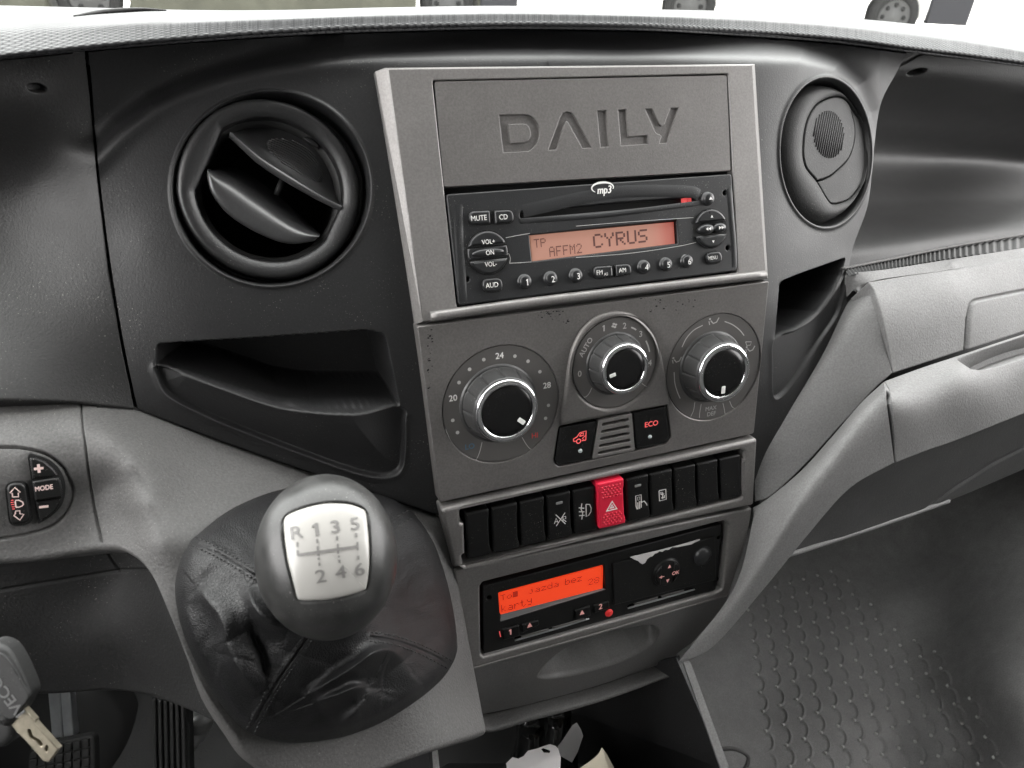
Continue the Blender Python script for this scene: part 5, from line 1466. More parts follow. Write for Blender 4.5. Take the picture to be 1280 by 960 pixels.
Cin = np.stack([dc[0] + rin * np.cos(th), dc[1] + rin * np.sin(th)], 1); Cout = np.stack([cR0[0] + Rr * .93 * np.cos(th), cR0[1] + Rr * .93 * np.sin(th)], 1)
prof2 = [(0, -.020), (0, -.0125), (.06, -.0095), (.16, -.0065), (.32, -.0036), (.52, -.0020), (.74, -.0018), (.92, -.0026), (.985, -.0032), (1.0, -.0045), (1.0, -.012)]
Vv = np.concatenate([np.c_[Cout * (1 - s) + Cin * s, np.full(160, z)] for s, z in prof2])
obj('ring', Vv, gridF(len(prof2), 160, wrap=True), M['ventdark'], rv, True, FR)
V, F = lathe_mesh([(Rr * .93, -.012), (Rr * .9, -.02), (.00001, -.021)], 64); obj('housing', V, F, M['void'], rv, True, fr_)
div = wpx([(258, 640), (300, 628), (350, 600), (430, 520), (462, 430), (466, 340), (440, 235)], -.004)
dv = cr(np.array(div), 30)
dp = [p for p in disc]
ia = int(np.argmin(np.linalg.norm(np.array(dp) - dv[0], axis=1))); ib = int(np.argmin(np.linalg.norm(np.array(dp) - dv[-1], axis=1)))
def chain(i, j):
    out = [dp[i]]
    while i != j: i = (i + 1) % len(dp); out.append(dp[i])
    return out
loops = [chain(ia, ib) + [tuple(q) for q in dv[::-1][1:-1]], chain(ib, ia) + [tuple(q) for q in dv[1:-1]]]
pad_c = FR.px(*zw(338, 385), -.002)
for lp in loops:
    l = np.array(clean(lp)); l = l if area2(l) > 0 else l[::-1]; l = inset(l, .0004)
    has = math.hypot(*(l.mean(0) - pad_c)) < .012
    f_ = plate('flap', FR, l.tolist(), M['ventdark'], rv, z0=-.012, z1=-.0026 if has else -.0034, b=.0010, seg=3)
    if has:
        m = MB()
        ex, ey = abs(FR.px(*zw(423, 385))[0] - FR.px(*zw(253, 385))[0]) / 2, abs(FR.px(*zw(338, 255))[1] - FR.px(*zw(338, 515))[1]) / 2
        for k in range(-7, 8):
            off = k * ex * 2 / 15.5
            a_ = R(68); d_ = np.array([math.cos(a_), math.sin(a_)]); n_ = np.array([d_[1], -d_[0]])
            A_q = (d_[0] / ex) ** 2 + (d_[1] / ey) ** 2; o2_ = n_ * off; B_q = 2 * (o2_[0] * d_[0] / ex ** 2 + o2_[1] * d_[1] / ey ** 2); C_q = (o2_[0] / ex) ** 2 + (o2_[1] / ey) ** 2 - 1
            D_q = B_q * B_q - 4 * A_q * C_q
            if D_q <= 0: continue
            t1, t2 = (-B_q - math.sqrt(D_q)) / (2 * A_q), (-B_q + math.sqrt(D_q)) / (2 * A_q)
            p, q = np.array(pad_c) + o2_ + d_ * t1, np.array(pad_c) + o2_ + d_ * t2
            V, F = tube_mesh([(*p, -.0026), (*((p + q) / 2), -.0026), (*q, -.0026)], .00055, 6); m.add(V, F)
        m.build('grip_ribs', M['ventdark'], f_, FR)

# ------------------------------------------------------------------ gear lever
zg = lambda X, Y: (210 + X * .32285, 620 + Y * .32285)
gl_ = thing('gear_lever', 'gear lever with worn grey ball knob, ivory shift plate and black leather gaiter', 'gear lever', Frame(unc(408, 745, .07), (1, 0, 0), (0, 1, 0)))
base = [(92, 168), (48, 250), (28, 340), (34, 430), (62, 540), (110, 650), (180, 770), (250, 862), (318, 918), (400, 945), (500, 955), (610, 945), (720, 920), (840, 870), (960, 795), (1050, 720), (1098, 655),
        (1120, 590), (1112, 490), (1092, 380), (1062, 270), (1020, 165), (945, 62), (850, 5), (720, -25), (560, -40), (400, -15), (230, 60)]
nb = len(base)
B = cr(np.array([zg(*p) for p in base] + [zg(*base[0])]), 361)[:-1]
cB = lambda x, y: tpsT(x, y) + 1.0
bc = cB(B[:, 0], B[:, 1])
NT = 220
tt = np.linspace(0, 1, NT)[:, None]
cen = np.array([409.0, 738.0])
X = B[None, :, 0] * (1 - tt * .93) + cen[0] * tt * .93
Y = B[None, :, 1] * (1 - tt * .93) + cen[1] * tt * .93
Cg = (bc + 2)[None] * (1 - tt ** 1.1) + 100 * tt ** 1.1 + 15 * (1 - np.exp(-tt / .05)) * (1 - tt) ** 1.2
neck = unc(409, 752, .10)
def fold(pts, amp, w, side=0, taper=True):
    """a crease or a ridge along a drawn line; amp in mm, w in picture pixels"""
    p = cr(np.array([zg(*q) for q in pts]), 16); best = np.full(X.shape, 1e9); par = np.zeros(X.shape)
    for i in range(len(p) - 1):
        a, b = p[i], p[i + 1]; d = b - a; L2 = d @ d
        u = np.clip(((X - a[0]) * d[0] + (Y - a[1]) * d[1]) / L2, 0, 1); dd = np.hypot(X - a[0] - u * d[0], Y - a[1] - u * d[1])
        k = dd < best; best = np.where(k, dd, best); par = np.where(k, (i + u) / (len(p) - 1), par)
    env = np.sin(np.clip(par, .04, .96) * math.pi) ** .5 if taper else 1
    return amp / 1000 * np.exp(-(best / w) ** 2) * env
H = np.zeros(X.shape)
def cusp(pts, amp, w, side, sharp=.35):
    """a fold with a soft back and a steep front; side +1 / -1 says on which hand the steep front lies"""
    p = cr(np.array([zg(*q) for q in pts]), 24); best = np.full(X.shape, 1e9); par = np.zeros(X.shape); sg = np.zeros(X.shape)
    for i in range(len(p) - 1):
        a, b = p[i], p[i + 1]; d = b - a; L2 = d @ d
        u = np.clip(((X - a[0]) * d[0] + (Y - a[1]) * d[1]) / L2, 0, 1); ex, ey = X - a[0] - u * d[0], Y - a[1] - u * d[1]; dd = np.hypot(ex, ey)
        k = dd < best; best = np.where(k, dd, best); par = np.where(k, (i + u) / (len(p) - 1), par); sg = np.where(k, np.sign(d[0] * ey - d[1] * ex), sg)
    env = np.sin(np.clip(par, .03, .97) * math.pi) ** .6
    wl = np.where(sg == side, w * sharp, w)
    return amp / 1000 * np.exp(-np.sqrt((best / wl) ** 2 + .08) + .28) * env
H += cusp([(110, 350), (160, 410), (205, 470), (222, 540), (205, 620)], 11.9, 30, 1)
H += cusp([(222, 560), (262, 640), (315, 715), (362, 770)], 11.2, 26, 1, .4)
H += cusp([(318, 470), (340, 560), (372, 640), (382, 730)], -6.2, 10, 1, .5)
H += cusp([(308, 350), (335, 430), (395, 490), (470, 515)], 12.5, 18, 1, .4)
H += cusp([(535, 775), (640, 712), (730, 655), (800, 605), (868, 598), (915, 650)], 17.5, 22, -1, .35)
H += cusp([(570, 800), (660, 768), (725, 742), (770, 745)], 13.8, 15, -1, .35)
H += cusp([(640, 905), (705, 860), (762, 800), (790, 740)], 13.8, 22, -1, .5)
H += cusp([(480, 600), (450, 690), (400, 780)], 3.8, 26, 1, .8)
H += cusp([(820, 870), (920, 790), (1010, 690)], 5.0, 30, -1, .8)
H += cusp([(60, 420), (90, 540), (140, 650)], 4.4, 20, -1, .8)
H += cusp([(860, 160), (880, 300), (850, 440)], 3.8, 30, 1, .8)
nz = np.sin(X * .11 + np.sin(Y * .07) * 2) * np.sin(Y * .09 + np.sin(X * .05) * 2)
H += nz * .0005
seams = [[(92, 172), (180, 212), (260, 258), (345, 310)], [(318, 912), (370, 810), (450, 680), (540, 550)], [(1095, 655), (990, 600), (880, 560), (785, 545)], [(945, 66), (905, 88), (866, 112), (840, 130)]]
for sm in seams:
    p = [tuple(q) for q in cr(np.array([zg(*q) for q in sm]), 20)]
    d = dpoly(X, Y, p)
    H += .0013 * np.exp(-(d / 5.5) ** 2) - .0022 * np.exp(-(d / 1.2) ** 2)
H *= sstep(0, .08, tt)
Cg = Cg + H * 1000
G2 = unc(X, Y, Cg / 1000)
Vv = np.concatenate([unc(B[:, 0], B[:, 1], (bc - 10) / 1000)[None], G2])
obj_g = obj('gaiter', Vv.reshape(-1, 3), gridF(NT + 1, 360, wrap=True), M['leather'], gl_)
# stitches along both sides of every seam
from mathutils.bvhtree import BVHTree
bv = BVHTree.FromPolygons([Vector(v) for v in Vv.reshape(-1, 3)], gridF(NT + 1, 360, wrap=True).tolist())
m = MB()
for sm in seams:
    c = crs(np.array([zg(*q) for q in sm]), 200); L = np.linalg.norm(np.diff(c, axis=0), axis=1).sum(); n_st = int(L / 5.2)
    T = np.gradient(c, axis=0); T /= np.linalg.norm(T, axis=1, keepdims=True)
    for k in range(n_st):
        i = int((k + .5) / n_st * 199); j = min(i + max(int(3.4 / L * 199), 1), 199)
        for sd in (-1, 1):
            pts = []
            for q in (i, j):
                x, y = c[q] + sd * 5.5 * np.array([-T[q, 1], T[q, 0]])
                r = ray(x, y); h = bv.ray_cast(Vector(CAM), Vector(r / np.linalg.norm(r)))
                if h[0] is None: break
                pts.append(np.array(h[0]) + np.array(h[1]) * .0001)
            if len(pts) == 2 and np.linalg.norm(pts[0] - pts[1]) < .012: 
                V, F = tube_mesh([pts[0], (pts[0] + pts[1]) / 2, pts[1]], .00034, 5); m.add(V, F)
o = m.build('stitching', M['stitch'], obj_g); o['kind'] = 'stuff'

# knob: an egg shaped ball looking up at the driver, plate let into its face
zk = lambda X, Y: (310 + X * .2291, 580 + Y * .2291)
KZ = .285
kc = unz(409.0, 694.5, KZ)
kn = CAM - kc; kn /= np.linalg.norm(kn)
up = CU - kn * (CU @ kn); up /= np.linalg.norm(up); ri = np.cross(up, kn)
FK = Frame(kc, ri, up).rot(R(7))
ka, kb, kd = 87.5 / FPX * KZ * .985, 103 / FPX * KZ * .985, .0255
def kz(x, y):
    """height of the ball's face over its middle plane: flattened dome"""
    q = (x / ka) ** 2 + (y / kb) ** 2
    return kd * np.sqrt(np.clip(1 - q, 0, 1)) ** .9
th = np.linspace(0, 2 * math.pi, 96, endpoint=False)
rows = []
pz = [zk(*p) for p in ((188, 300), (215, 268), (300, 235), (400, 212), (480, 207), (560, 213), (620, 232), (650, 255), (660, 330), (668, 440), (668, 560), (655, 670), (640, 695), (560, 722), (450, 745), (340, 752), (285, 750), (262, 735), (243, 660), (212, 540), (196, 440), (187, 350))]
PL = FK.pxs(pz, .021)
plp = np.array(smooth_poly(PL, 130))
def sdl(x, y):
    return sdpoly(x, y, [tuple(p) for p in plp])
for ph in np.concatenate([np.linspace(0.02, 1.0, 90), np.linspace(1.0, 1.98, 24)[1:]]):
    rr = math.sin(ph * math.pi / 2); hz_ = math.cos(ph * math.pi / 2)
    x, y = ka * rr * np.cos(th), kb * rr * np.sin(th)
    z = np.sign(hz_) * kd * (1.0 if hz_ > 0 else 1.25) * abs(hz_) ** .9
    z = np.full(96, z)
    if hz_ > .25:
        d = sdl(x, y)
        z = z - .0011 * (1 - sstep(-.0006, .0002, d)) + .0007 * np.exp(-((d - .006) / .004) ** 2)
    rows.append(np.stack([x, y, z], 1))
G = np.array(rows)
kb_o = obj('knob', G.reshape(-1, 3), gridF(len(G), 96, wrap=True), M['knob'], gl_, True, FK)
# ivory plate, domed like the ball
pin = inset(plp if area2(plp) > 0 else plp[::-1], .0005)
pc = pin.mean(0)
rows = []
for s in (1.0, 1.0, .985, .96, .9, .75, .6, .45, .3, .15, .001):
    q = pc + (pin - pc) * s
    zz_ = kz(q[:, 0], q[:, 1]) + (-.002 if len(rows) == 0 else (-.0003 if len(rows) == 1 else (.0002 if len(rows) == 2 else .0004)))
    rows.append(np.c_[q, zz_])
G = np.array(rows)
pl_o = obj('shift_plate', G.reshape(-1, 3), gridF(len(G), len(pin), wrap=True), M['plate'], kb_o, True, FK)
m = MB()
def on_plate(V2, F):
    V2 = np.asarray(V2); m.add(np.c_[V2[:, :2], kz(V2[:, 0], V2[:, 1]) + .0006], F, False)
tilt = R(0)
for X_, Y_, t in ((265, 372, 'R'), (370, 358, '1'), (476, 342, '3'), (584, 325, '5'), (396, 612, '2'), (505, 590, '4'), (610, 575, '6')):
    c = FK.px(*zk(X_, Y_), .0235); V, F = text_mesh(t, .0043); V = V.copy(); V[:, 0] *= 1.25
    a = R(1); Wv = np.stack([c[0] + V[:, 0] * math.cos(a) - V[:, 1] * math.sin(a), c[1] + V[:, 0] * math.sin(a) + V[:, 1] * math.cos(a)], 1)
    for dx, dy in ((0, 0), (.00012, 0), (-.00012, 0), (0, .0001)): on_plate(Wv + np.array([dx, dy]), F)
def pl_line(a, b, w):
    a = FK.px(*zk(*a), .0235); b = FK.px(*zk(*b), .0235); q = np.array([np.array(a) * (1 - s) + np.array(b) * s for s in np.linspace(0, 1, 9)])
    V, F = stroke_mesh(q, w); on_plate(V, F)
pl_line((272, 497), (600, 450), .0010)
for x, y0, y1 in ((268, 425, 452), (270, 470, 500), (377, 410, 432), (380, 448, 500), (385, 512, 522), (389, 538, 556), (485, 394, 418), (489, 436, 490), (495, 500, 510), (498, 522, 540), (590, 376, 398), (597, 425, 470), (602, 500, 522)):
    pl_line((x, y0), (x + (y1 - y0) * .05, y1), .0007)
m.build('numerals', M['engrave'], pl_o, FK)
V, F = tube_mesh([kc - kn * .015, kc * .6 + neck * .4 - kn * .01, neck - kn * .01, neck - kn * .05], [.012, .011, .011, .011], 20)
obj('shaft', V, F, M['void'], gl_)

# ------------------------------------------------------------------ switches on the lower trim at the far left
cT = lambda x, y: unc(x, y, (float(tpsT(np.array([x]), np.array([y]))[0]) + .2) / 1000)
FS = Frame(cT(45., 615.), cT(80., 615.) - cT(10., 615.), cT(45., 580.) - cT(45., 650.))
zm = lambda X, Y: (X * .15625, 540 + Y * .15625)
def spx(l, z=0.0): return [FS.px(*zm(*p), z) for p in l]
zb_ = .0004
hl = thing('headlamp_leveller', 'small black upright headlamp levelling rocker with two arrows on it', 'switch', FS.at(spx([(155, 570)])[0]))
o = plate('rocker', FS, rpoly(spx([(45, 410), (205, 395), (255, 720), (85, 745)], zb_), [.0035] * 4, 6), M['switch'], hl, z0=-.004, z1=.0022, b=.0014, seg=4)
plate('surround', FS, rpoly(spx([(32, 398), (222, 385), (272, 735), (75, 762)], 0), [.004] * 4, 6), M['hole'], hl, z0=-.004, z1=.0003, b=0)
m = MB(); zq = .0024
def fst(ls, w=.0005, closed=False):
    for l in ls:
        V, F = stroke_mesh(np.array(spx(l, zq)), w, zq, closed); m.add(V, F, False)
fst([[(100, 520), (98, 490), (80, 488), (118, 445), (163, 483), (146, 487), (148, 518), (100, 520)], [(122, 655), (126, 632), (158, 630), (160, 655), (190, 658), (160, 705), (110, 668), (122, 655)], [(128, 602), (122, 560), (125, 547), (150, 545), (180, 560), (188, 578), (175, 592), (150, 602), (128, 602)]])
m.build('symbol', M['pinkprint'], hl, FS)
m = MB(); fst([[(88, 548), (108, 545)], [(86, 565), (112, 562)], [(90, 582), (114, 579)], [(94, 600), (116, 597)], [(98, 617), (120, 614)]], .00028); m.build('symbol', M['redlit'], hl, FS)
mo = thing('mode_switch', 'half round black plus MODE minus button cluster at the left edge of the trim', 'switch', FS.at(spx([(380, 450)])[0]))
plate('surround', FS, smooth_poly(spx([(226, 186), (300, 188), (400, 225), (470, 290), (515, 380), (522, 480), (495, 580), (430, 655), (330, 722), (300, 715), (270, 520), (245, 350)], 0), 90), M['hole'], mo, z0=-.004, z1=.0003, b=0)
for nm, l, t, c, h in (('plus_button', [(236, 205), (290, 205), (360, 232), (430, 290), (466, 342), (258, 372)], '+', (310, 292), .0020), ('mode_button', [(256, 386), (470, 352), (486, 400), (492, 450), (490, 510), (276, 540)], 'MODE', (352, 446), .0034), ('minus_button', [(284, 552), (490, 522), (480, 570), (440, 630), (380, 680), (322, 712)], '-', (350, 598), .0020)):
    o = plate(nm, FS, rpoly(spx(l, zb_), [.0006] * len(l), 3), M['switch'], mo, z0=-.003, z1=h, b=.0009, seg=3)
    cc = FS.px(*zm(*c), h)
    a0 = spx([(288, 460), (415, 440)], h); ang_ = math.atan2(a0[1][1] - a0[0][1], a0[1][0] - a0[0][0])
    if t == 'MODE': letters('lettering', t, FS, cc, .0021, M['pinkprint'], o, h + .0002, ang_, .8, .00008)
    else:
        m = MB(); zq = h + .0002
        fst([[(c[0] - 38, c[1] + 4), (c[0] + 38, c[1] - 4)]] + ([[(c[0] - 4, c[1] - 34), (c[0] + 4, c[1] + 34)]] if t == '+' else []), .0011)
        V_, F_ = m.V, m.F
        m.build('lettering', M['pinkprint'], o, FS)

# ------------------------------------------------------------------ key hanging at the lower left
zy = lambda X, Y: (X * .18762, 780 + Y * .18762)
FY = Frame(unz(30, 900, .262), unz(72, 940, .262) - unz(20, 885, .262), unz(60, 870, .262) - unz(20, 910, .262))
ky = thing('ignition_key', 'grey plastic van key with a flat brass blade pointing down at the lower left', 'key', FY)
def ypx(l, z=0.0): return [FY.px(*zy(*p), z) for p in l]
bow = smooth_poly(ypx([(-200, 300), (-120, 160), (-40, 112), (20, 112), (80, 145), (130, 215), (180, 320), (215, 405), (222, 455), (200, 500), (175, 548), (135, 605), (92, 662), (40, 655), (-40, 600), (-160, 480)]), 120)
plate('bow', FY, bow, M['keyplastic'], ky, z0=-.004, z1=.004, b=.0028, seg=5)
inner = smooth_poly(ypx([(-160, 320), (-90, 230), (-20, 190), (30, 205), (100, 290), (160, 400), (200, 478), (150, 560), (92, 630), (20, 610), (-80, 520)], .004), 100)
o_ = plate('inlay', FY, inner, M['keyplastic'], ky, z0=.003, z1=.0046, b=.0005)
a_, b_2 = FY.px(*zy(125, 585), .0047), FY.px(*zy(-20, 395), .0047)
letters('lettering', 'IVECO', FY, ((a_[0] * .45 + b_2[0] * .55), (a_[1] * .45 + b_2[1] * .55)), .0038, M['keyletters'], o_, .00475, math.atan2(b_2[1] - a_[1], b_2[0] - a_[0]), 1.05, .0001)
bl = ypx([(175, 555), (245, 632), (242, 648), (400, 822), (338, 912), (300, 900), (205, 790), (160, 742), (130, 715), (90, 662)])
g1 = ypx([(205, 692), (222, 700), (232, 735), (262, 752), (290, 775), (296, 800), (280, 800), (255, 770), (222, 752), (205, 720)])
g2 = ypx([(322, 800), (334, 805), (328, 838), (314, 828)])
plate('blade', FY, bl, M['brass'], ky, [smooth_poly(g1, 40), smooth_poly(g2, 20)], z0=-.0013, z1=.0013, b=.0003)
plate('blade_groove', FY, inset(np.array(ypx([(195, 680), (340, 790), (340, 850), (200, 770)])) if area2(ypx([(195, 680), (340, 790), (340, 850), (200, 770)])) > 0 else np.array(ypx([(195, 680), (340, 790), (340, 850), (200, 770)]))[::-1], .0004), M['brassdark'], ky, z0=-.0008, z1=-.0002, b=0)
c = FY.px(*zy(15, 680), -.004); V, F = lathe_mesh([(.0065, -.004), (.0065, .002), (.006, .003), (.004, .0034), (.00001, .0035)], 32); obj('hinge', V, F, M['keyplastic'], ky, True, FY.at(c, -.004))

# ------------------------------------------------------------------ footwell on the driver's side
FP = Frame(unz(110, 930, .60), CX, CU)
bp_ = thing('brake_pedal', 'brake pedal with flat grey steel arm and gridded black rubber pad', 'pedal', FP)
zp = lambda X, Y: (X * .22656, 790 + Y * .22656)
def ppx(l, z=0.0): return [FP.px(*zp(*p), z) for p in l]
V, F, S = plate_mesh(ppx([(255, 250), (375, 250), (408, 575), (285, 590)], -.01), (), -.018, -.010, .001); obj('arm', V, F, M['steel'], bp_, S, FP)
V, F, S = plate_mesh(ppx([(318, 250), (330, 250), (352, 582), (338, 583)], -.01), (), -.012, -.0085, .0008); obj('arm_rib', V, F, M['steel'], bp_, S, FP)
pq = np.array(ppx([(160, 640), (515, 565), (525, 900), (135, 960)]))
pb_ = plate('pad', FP, rpoly([tuple(p) for p in pq], .006, 5), M['rubber'], bp_, z0=-.008, z1=.0, b=.0015)
q4 = lambda s, t: (pq[0] * (1 - s) + pq[1] * s) * (1 - t) + (pq[3] * (1 - s) + pq[2] * s) * t
for i in range(7):
    for j in range(6):
        s0, s1, t0, t1 = .05 + i * .131, .05 + i * .131 + .105, .05 + j * .155, .05 + j * .155 + .125
        plate('tread_block', FP, [tuple(q4(s0, t0)), tuple(q4(s1, t0)), tuple(q4(s1, t1)), tuple(q4(s0, t1))], M['rubber'], pb_, z0=-.001, z1=.0022, b=.0006, seg=1)
FA = Frame(unz(212, 925, .62), CX, CU)
ac = thing('accelerator_pedal', 'tall black accelerator pedal with upright rubber ribs', 'pedal', FA)
def apx(l, z=0.0): return [FA.px(*zp(*p), z) for p in l]
aq = np.array(apx([(835, 330), (1035, 370), (1048, 900), (845, 900)]))
q4a = lambda s, t: (aq[0] * (1 - s) + aq[1] * s) * (1 - t) + (aq[3] * (1 - s) + aq[2] * s) * t
pa_ = plate('pad', FA, rpoly([tuple(p) for p in aq], .004, 4), M['rubber'], ac, z0=-.010, z1=0, b=.002)
for k in range(6):
    s = .06 + k * .158
    plate('rib', FA, rpoly([tuple(q4a(s, .05)), tuple(q4a(s + .10, .05)), tuple(q4a(s + .10, .98)), tuple(q4a(s, .98))], .001, 2), M['rubber'], pa_, z0=-.001, z1=.0035, b=.0012, seg=3)
pts = [FA.pt(*FA.px(*zp(1090, 450), -.04), -.04), FA.pt(*FA.px(*zp(1075, 560), -.04), -.04), FA.pt(*FA.px(*zp(1060, 640), -.03), -.03)]
V, F = tube_mesh(cr(np.array(pts), 10), [.016, .015, .014, .013, .011, .010, .009, .007, .005, .004], 16); obj('linkage', V, F, M['steel2'], ac)
# bulkhead behind the pedals: dark carpet with a round rubber boot
rowsB = [[(-60, 780), (100, 780), (260, 780), (480, 780)], [(-60, 880), (100, 880), (260, 880), (480, 880)], [(-60, 1000), (100, 1000), (260, 1000), (480, 1000)]]
o = sheet('footwell', rowsB, 80, 40, M['carpet'], None, depth=lambda X, Y: .80 - .0004 * (Y - 780) + 0 * X, mode='z', edges='')
o['kind'] = 'structure'
FBt = Frame(unz(70, 920, .74), CX, CU)
V, F = lathe_mesh([(.075, -.02), (.070, .0), (.066, .012), (.05, .02), (.0001, .022)], 48)
bt_ = obj('steering_boot', V, F, M['void'], None, True, FBt); tag(bt_, 'round black rubber boot on the bulkhead behind the brake pedal', 'rubber boot')

# ------------------------------------------------------------------ passenger floor: moulded rubber mat, tunnel and side wall
rowsM = [[(700, 560), (900, 560), (1100, 540), (1340, 520)], [(720, 700), (900, 700), (1100, 690), (1340, 690)], [(740, 840), (900, 830), (1100, 830), (1340, 830)], [(760, 985), (900, 985), (1100, 985), (1340, 985)]]
def dz(x, y, zf=-.62): return float(((hplane(np.array(x), np.array(y), zf)) - CAM) @ CF)
mz = [(x, y, -.62) for x, y in ((960, 800), (1060, 800), (1000, 900), (1100, 900), (1200, 980), (1000, 985), (1010, 740), (1080, 730), (1150, 840), (1215, 940), (940, 880), (955, 960))]
mz += [(1000, 655, -.60), (1090, 640, -.58), (1180, 600, -.52), (1340, 520, -.44), (1140, 700, -.605), (1120, 745, -.612), (1180, 780, -.60), (1210, 800, -.565), (1240, 862, -.535), (1285, 910, -.52), (1280, 800, -.505), (1220, 715, -.545), (1270, 680, -.50), (1340, 900, -.50),
       (1262, 975, -.56), (1310, 1000, -.52), (905, 850, -.605), (880, 900, -.59), (850, 960, -.575), (900, 780, -.605), (930, 720, -.612), (800, 800, -.56), (760, 985, -.55), (720, 700, -.56), (720, 560, -.54), (900, 600, -.57)]
_tm = TPS(mz, 3e-3)
def tpsM(x, y): return (hplane(x, y, _tm(x, y)) - CAM) @ CF
# the mat's raised pattern, laid out on the floor itself
o0 = hplane(940.5, 801.0, -.62); e1 = hplane(960, 795, -.62) - o0; e2 = hplane(943.5, 821.5, -.62) - o0
Mi = np.linalg.inv(np.array([e1[:2], e2[:2]]).T)
patch = [(925, 800), (930, 760), (975, 715), (1040, 700), (1085, 745), (1120, 775), (1185, 820), (1235, 890), (1262, 945), (1270, 1000), (985, 1000), (965, 960), (945, 905)]
def dispM(X, Y):
    P = hplane(X, Y, -.62); q = np.stack([P[..., 0] - o0[0], P[..., 1] - o0[1]], -1) @ Mi.T
    a, b = q[..., 0], q[..., 1]
    fa = (a + .0) % 1 - .5; fb = b % 1 - .5
    fa0 = (a + .5) % 1 - .5; fb0 = (b + .5) % 1 - .5
    stud = 0.0
    # crescent beside each stud
    rr = np.hypot((fa0 - .02) / .42, (fb0 - .52) / .62); an = np.arctan2(fb0 - .52, fa0 - .02)
    fb1 = b % 1; fa1 = (a + .5) % 1 - .5
    rr = np.hypot(fa1 * 1.25, (fb1 - .62) * .95)
    cres = .0019 * np.exp(-((rr - .40) / .075) ** 2) * sstep(-.15, .12, fa1 + .15 * (fb1 - .5)) * sstep(.08, .3, fb1)
    inside = 1 - sstep(-14, 2, sdpoly(X, Y, patch))
    e = dpoly(X, Y, [(880, 985), (905, 900), (935, 830)])
    return (stud + cres) * inside - .003 * np.exp(-(sdpoly(X, Y, [(890, 780), (958, 780), (990, 1010), (960, 1010), (935, 930)]) / 5) ** 2) * 0
ma = sheet('floor_mat', rowsM, 620, 560, M['mat'], None, depth=tpsM, mode='z', disp=dispM, edges='')
m = MB()
for ia in range(-3, 20):
    for ib in range(-6, 14):
        w = o0 + e1 * ia + e2 * ib
        x, y = project(w[None]); 
        if sdpoly(x, y, patch)[0] > -4 or y[0] > 975: continue
        zc_ = tpsM(x, y)[0]; p = unz(x, y, np.array([zc_ - .0005]))[0]
        V, F = lathe_mesh([(.0021, -.001), (.0019, .0008), (.0012, .0014), (.00005, .0016)], 8)
        m.add(Frame(p, (1, 0, 0), (0, 1, 0)).tow(V), F)
st_ = m.build('studs', M['stud'], ma); st_['kind'] = 'stuff'
tag(ma, 'moulded black rubber floor mat with raised studs and crescents on the passenger side', 'floor mat')
# recess of the seat rail at the bottom and a knob on the wall
FT = Frame(unz(925, 945, .775), CX, np.cross(CX, [0, 0, 1]) * -1)
rowsQ = None
q_ = cr(np.array([(900, 936), (918, 936), (933, 943), (935, 952), (928, 964), (905, 975)]), 30)
V, F = tube_mesh(unz(q_[:, 0], q_[:, 1], .772), .0022); so_ = obj('rail_recess', V, F, M['trim'], None); tag(so_, 'rounded rim of the small floor slot below the console leg', 'floor slot')
V, F = lathe_mesh([(.022, -.01), (.022, .004), (.018, .010), (.008, .013), (.0001, .0135)], 32)
gk = obj('drain_plug', V, F, M['rubber'], None, True, Frame(unz(1243, 663, 1.17), CX, CU)); tag(gk, 'round black plug on the dark front wall of the footwell', 'plug')
V, F = lathe_mesh([(.02, -.02), (.02, .006), (.017, .012), (.008, .015), (.0001, .0155)], 32)
gk2 = obj('release_dial', V, F, M['rubber'], None, True, Frame(unz(1288, 945, .80), CX, CU)); tag(gk2, 'round grey knob cut by the right edge at the bottom', 'knob')

# ------------------------------------------------------------------ open bin below the console
bn = thing('console_bin', 'open black bin below the console with a pale edged leg on its right', 'bin', Frame(unz(720, 900, .5), (1, 0, 0), (0, 1, 0)))
def zq_(l, z): 
    l = np.array(l, float); return unz(l[:, 0], l[:, 1], np.broadcast_to(np.array(z, float), (len(l),)))
# right leg: a plate standing fore and aft, its pale rear edge towards the eye
legf = zq_([(845, 822), (905, 962)], (.56, .55)); legb = zq_([(655, 866), (760, 1000)], (.71, .69))
V = [legf[0], legf[1], legb[1], legb[0]]
def slab(name, quad, t, m, parent):
    q = np.array(quad); n = np.cross(q[1] - q[0], q[3] - q[0]); n /= np.linalg.norm(n); V = np.concatenate([q, q + n * t])
    return obj(name, V, [(3, 2, 1, 0), (4, 5, 6, 7), (0, 1, 5, 4), (1, 2, 6, 5), (2, 3, 7, 6), (3, 0, 4, 7)], m, parent, False)
slab('side_panel', V, .004, M['fascia2'], bn)
ed = zq_([(852, 826), (861, 826), (908, 954), (900, 962)], (.556, .556, .546, .546))
slab('front_edge', ed, -.006, M['light_trim'], bn)
# left leg
le = zq_([(541, 928), (546, 926), (552, 985), (544, 985)], (.44, .44, .44, .44)); slab('front_edge', le, -.005, M['light_trim'], bn)
lf = zq_([(541, 900), (548, 1000), (470, 1010), (470, 900)], (.445, .445, .60, .60)); slab('side_panel', lf, -.004, M['fascia2'], bn)
bk = zq_([(440, 780), (840, 740), (790, 1050), (440, 1050)], (.72, .72, .72, .72)); slab('back_panel', bk, -.004, M['void'], bn)
bo = zq_([(500, 1000), (900, 985), (860, 960), (560, 960)], (.50, .50, .70, .70)); slab('bottom_panel', bo, .004, M['void'], bn)
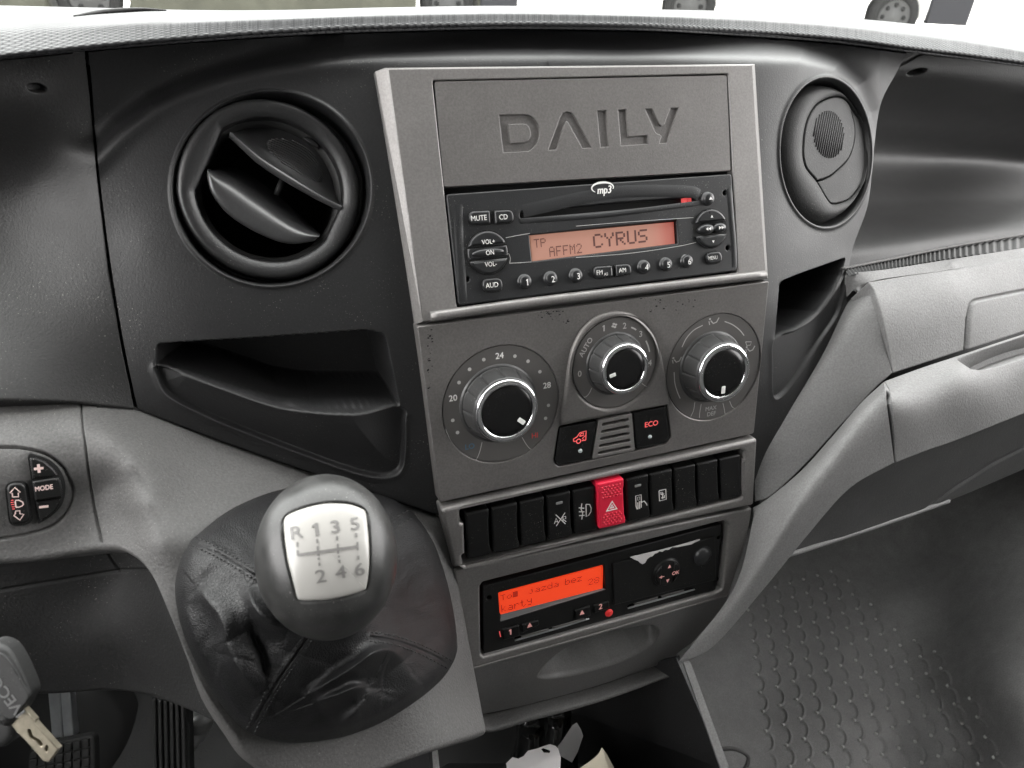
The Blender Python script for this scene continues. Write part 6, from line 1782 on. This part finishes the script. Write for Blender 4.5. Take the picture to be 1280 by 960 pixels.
# torn white sheet
zz9 = lambda X, Y: (620 + X * .13281, 880 + Y * .13281)
def flat_paper(name, label, cat, pts, z, m, curl=0.0, hole=None):
    P = np.array([zz9(*p) for p in pts]); f = Frame(unz(P[:, 0].mean(), P[:, 1].mean(), z), CX, CU + CF * .5)
    lp = f.pxs([tuple(p) for p in P]); hl_ = [f.pxs([zz9(*p) for p in hole])] if hole else []
    t = thing(name, label, cat, f)
    o = plate('sheet', f, lp, m, t, hl_, z0=-.0002, z1=.0002, b=0)
    return t
flat_paper('paper_sheet', 'torn white sheet of paper with a ragged top lying in the bin', 'paper', [(95, 560), (155, 500), (210, 515), (260, 490), (300, 440), (400, 415), (450, 395), (510, 378), (560, 395), (585, 420), (610, 500), (600, 720), (120, 720)], .56, M['paper'], hole=[(425, 425), (445, 415), (510, 440), (505, 460), (450, 458)])
flat_paper('paper_card', 'folded pale card leaning behind the torn white sheet in the bin', 'card', [(580, 400), (620, 350), (720, 200), (760, 175), (800, 240), (820, 300), (770, 450), (715, 550), (610, 490)], .60, M['card'])
bkk = thing('notebook', 'open notebook with cream curling pages at the bottom of the bin', 'notebook', Frame(unz(742, 955, .55), CX, CU))
for k in range(7):
    s = k / 6
    q_ = cr(np.array([zz9(640 + 60 * s, 700 - 10 * s), zz9(800 + 50 * s, 600 - 30 * s), zz9(900 + 60 * s, 530 - 40 * s), zz9(965 + 60 * s, 460 - 10 * s + 40 * abs(s - .3)), zz9(998 + 45 * s, 410 + 60 * s)]), 16)
    A = unz(q_[:, 0], q_[:, 1], .545 + .006 * k); Bq = unz(q_[:, 0] + 22 + 14 * s, q_[:, 1] + 70, .535 + .006 * k)
    G = np.array([A * (1 - f) + Bq * f for f in np.linspace(0, 1, 6)])
    obj('page', np.concatenate([G, G + CF * .0006]).reshape(-1, 3), gridF(6, 16).tolist() + gridF(6, 16, off=96)[:, ::-1].tolist(), M['pages'], bkk)
# two glossy black bottles lying behind the papers
for k, (X_, Y_, lb) in enumerate(((330, 240, 'left of two glossy black bottle necks in the bin shadow'), (570, 150, 'right of two glossy black bottle necks in the bin shadow'))):
    c = unz(*zz9(X_, Y_), .62)
    t = thing('bottle', lb, 'bottle', Frame(c, CX, CU), 'bottles in the bin')
    V, F = lathe_mesh([(.017, -.05), (.017, -.02), (.012, -.006), (.012, .002), (.0125, .003), (.0125, .006), (.012, .007), (.0118, .012), (.009, .014), (.0001, .0145)], 32)
    obj('neck', V, F, M['glossbottle'], t, True, Frame(c, CX, CF * .9 - CU * .2))
